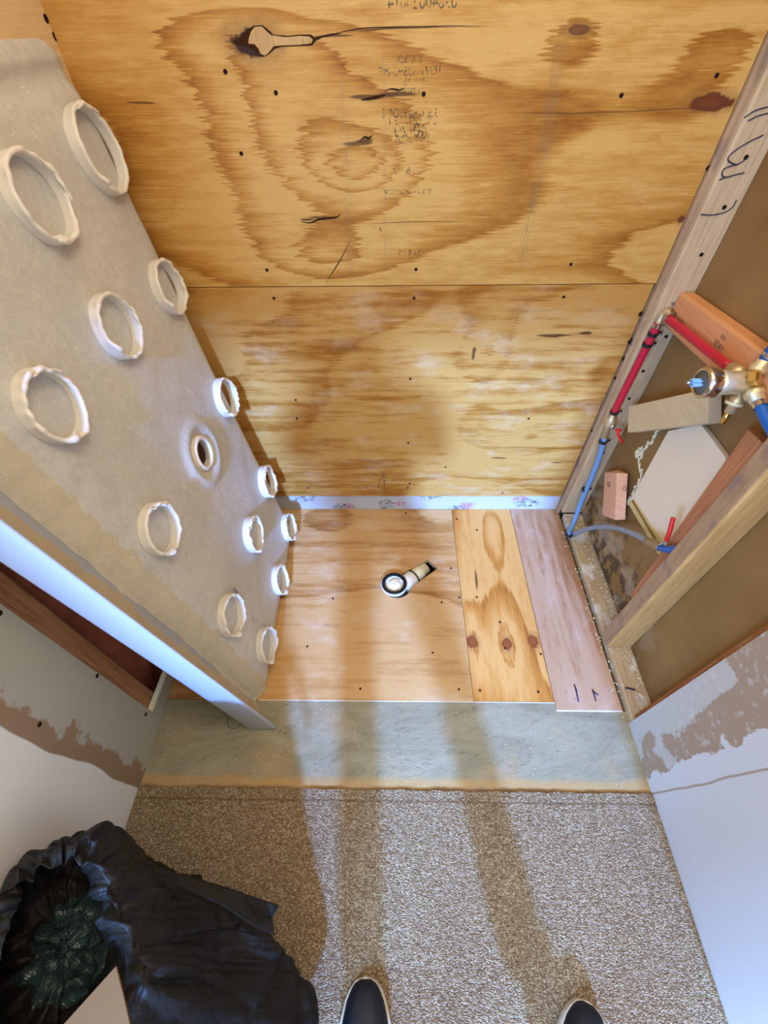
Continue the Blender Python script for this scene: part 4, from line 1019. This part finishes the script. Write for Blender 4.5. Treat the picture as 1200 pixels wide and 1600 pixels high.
def shoe(toe, rot):
    Lh, Wd = .285, .052
    def outline(s, g=0.):      # s 0 toe .. 1 heel
        w_ = lerp_tab([(0, 0), (.02, .40), (.06, .62), (.12, .80), (.22, .96), (.33, 1.0), (.5, .86), (.65, .72), (.8, .70), (.92, .60), (.98, .36), (1., 0)], s)
        return (Wd + g) * w_
    Rm = Matrix.Rotation(rot, 4, 'Z')
    def W(x, y, z): q = Rm @ Vector((x, y, 0)); return Vector((toe[0] + q.x, toe[1] + q.y, z))
    ss_ = [0, .006, .02, .04, .07, .11, .16, .22, .3, .4, .5, .6, .7, .8, .88, .94, .98, 1.]
    lp = [(outline(s), -s * Lh) for s in ss_] + [(-outline(s), -s * Lh) for s in ss_[-2:0:-1]]
    bm = bmesh.new()
    rings = []
    for (g, z) in ((-.002, .006), (.0015, .010), (.002, .024), (-.001, .031), (-.006, .031)):
        rings.append([bm.verts.new(W(x * (1 + g / .05), y * (1 + g * 2 / .28) - g * .5 * 0, z)) for x, y in lp])
    for A, B in zip(rings, rings[1:]):
        for i in range(len(lp)): bm.faces.new([A[i], A[(i + 1) % len(lp)], B[(i + 1) % len(lp)], B[i]])
    bm.faces.new(rings[0]); bm.faces.new(rings[-1])
    sole = bm
    bm = bmesh.new(); rows = []
    for s in [.012, .03, .05, .08, .12, .17, .22, .3, .38, .46, .54, .62, .7, .78, .86, .92, .96, .985]:
        hgt = lerp_tab([(0, .030), (.05, .048), (.15, .060), (.3, .072), (.45, .090), (.6, .100), (.8, .098), (.95, .100), (1, .09)], s)
        w_ = outline(s) * .93; row = []
        for k_ in range(13):
            a = math.pi * k_ / 12; x = math.cos(a); zz = math.sin(a)
            row.append(bm.verts.new(W(w_ * (abs(x) ** .8) * (1 if x > 0 else -1) * (1 - .25 * zz * (s > .45)), -s * Lh, .028 + (hgt - .028) * zz ** .75)))
        rows.append(row)
    for A, B in zip(rows, rows[1:]):
        for k_ in range(12): bm.faces.new([A[k_], A[k_ + 1], B[k_ + 1], B[k_]])
    bm.faces.new(rows[0]); bm.faces.new(rows[-1][::-1])
    up_ = frombm('shoe', bm, M_SHOE, pe, smooth=True)
    so = frombm('sole', sole, M_SOLE, None, smooth=False); so.parent = up_; so.matrix_parent_inverse = Matrix.Identity(4)
    # sock / ankle
    skl = lathe('sock', [(0, .05), (.042, .05), (.040, .10), (.040, .16), (0, .16)], W(0, -.21, 0), (0, 0, 1), M_JEANS, None, 20); skl.parent = up_
shoe(at(571, 1526, Z=.03), .03)
shoe(at(919, 1564, Z=.03), -.38)

# ------------------------------------------------------------------ groups of repeats
for o in bpy.data.objects:
    if o.parent is None and 'category' in o:
        g = {'pipe_clamp': 'black pipe clamps', 'wall_stud': 'studs of the opened walls', 'water_pipe': 'plastic water pipes', 'wood_offcut': 'wood offcuts in the bay', 'shutoff_valve': 'shutoff valves'}.get(o.name.split('.')[0])
        if g: o['group'] = g
for o in (p1, p2, p3): o['group'] = 'plywood sheets of the alcove floor'
for o in (upper, lower): o['group'] = 'plywood sheets of the back wall'
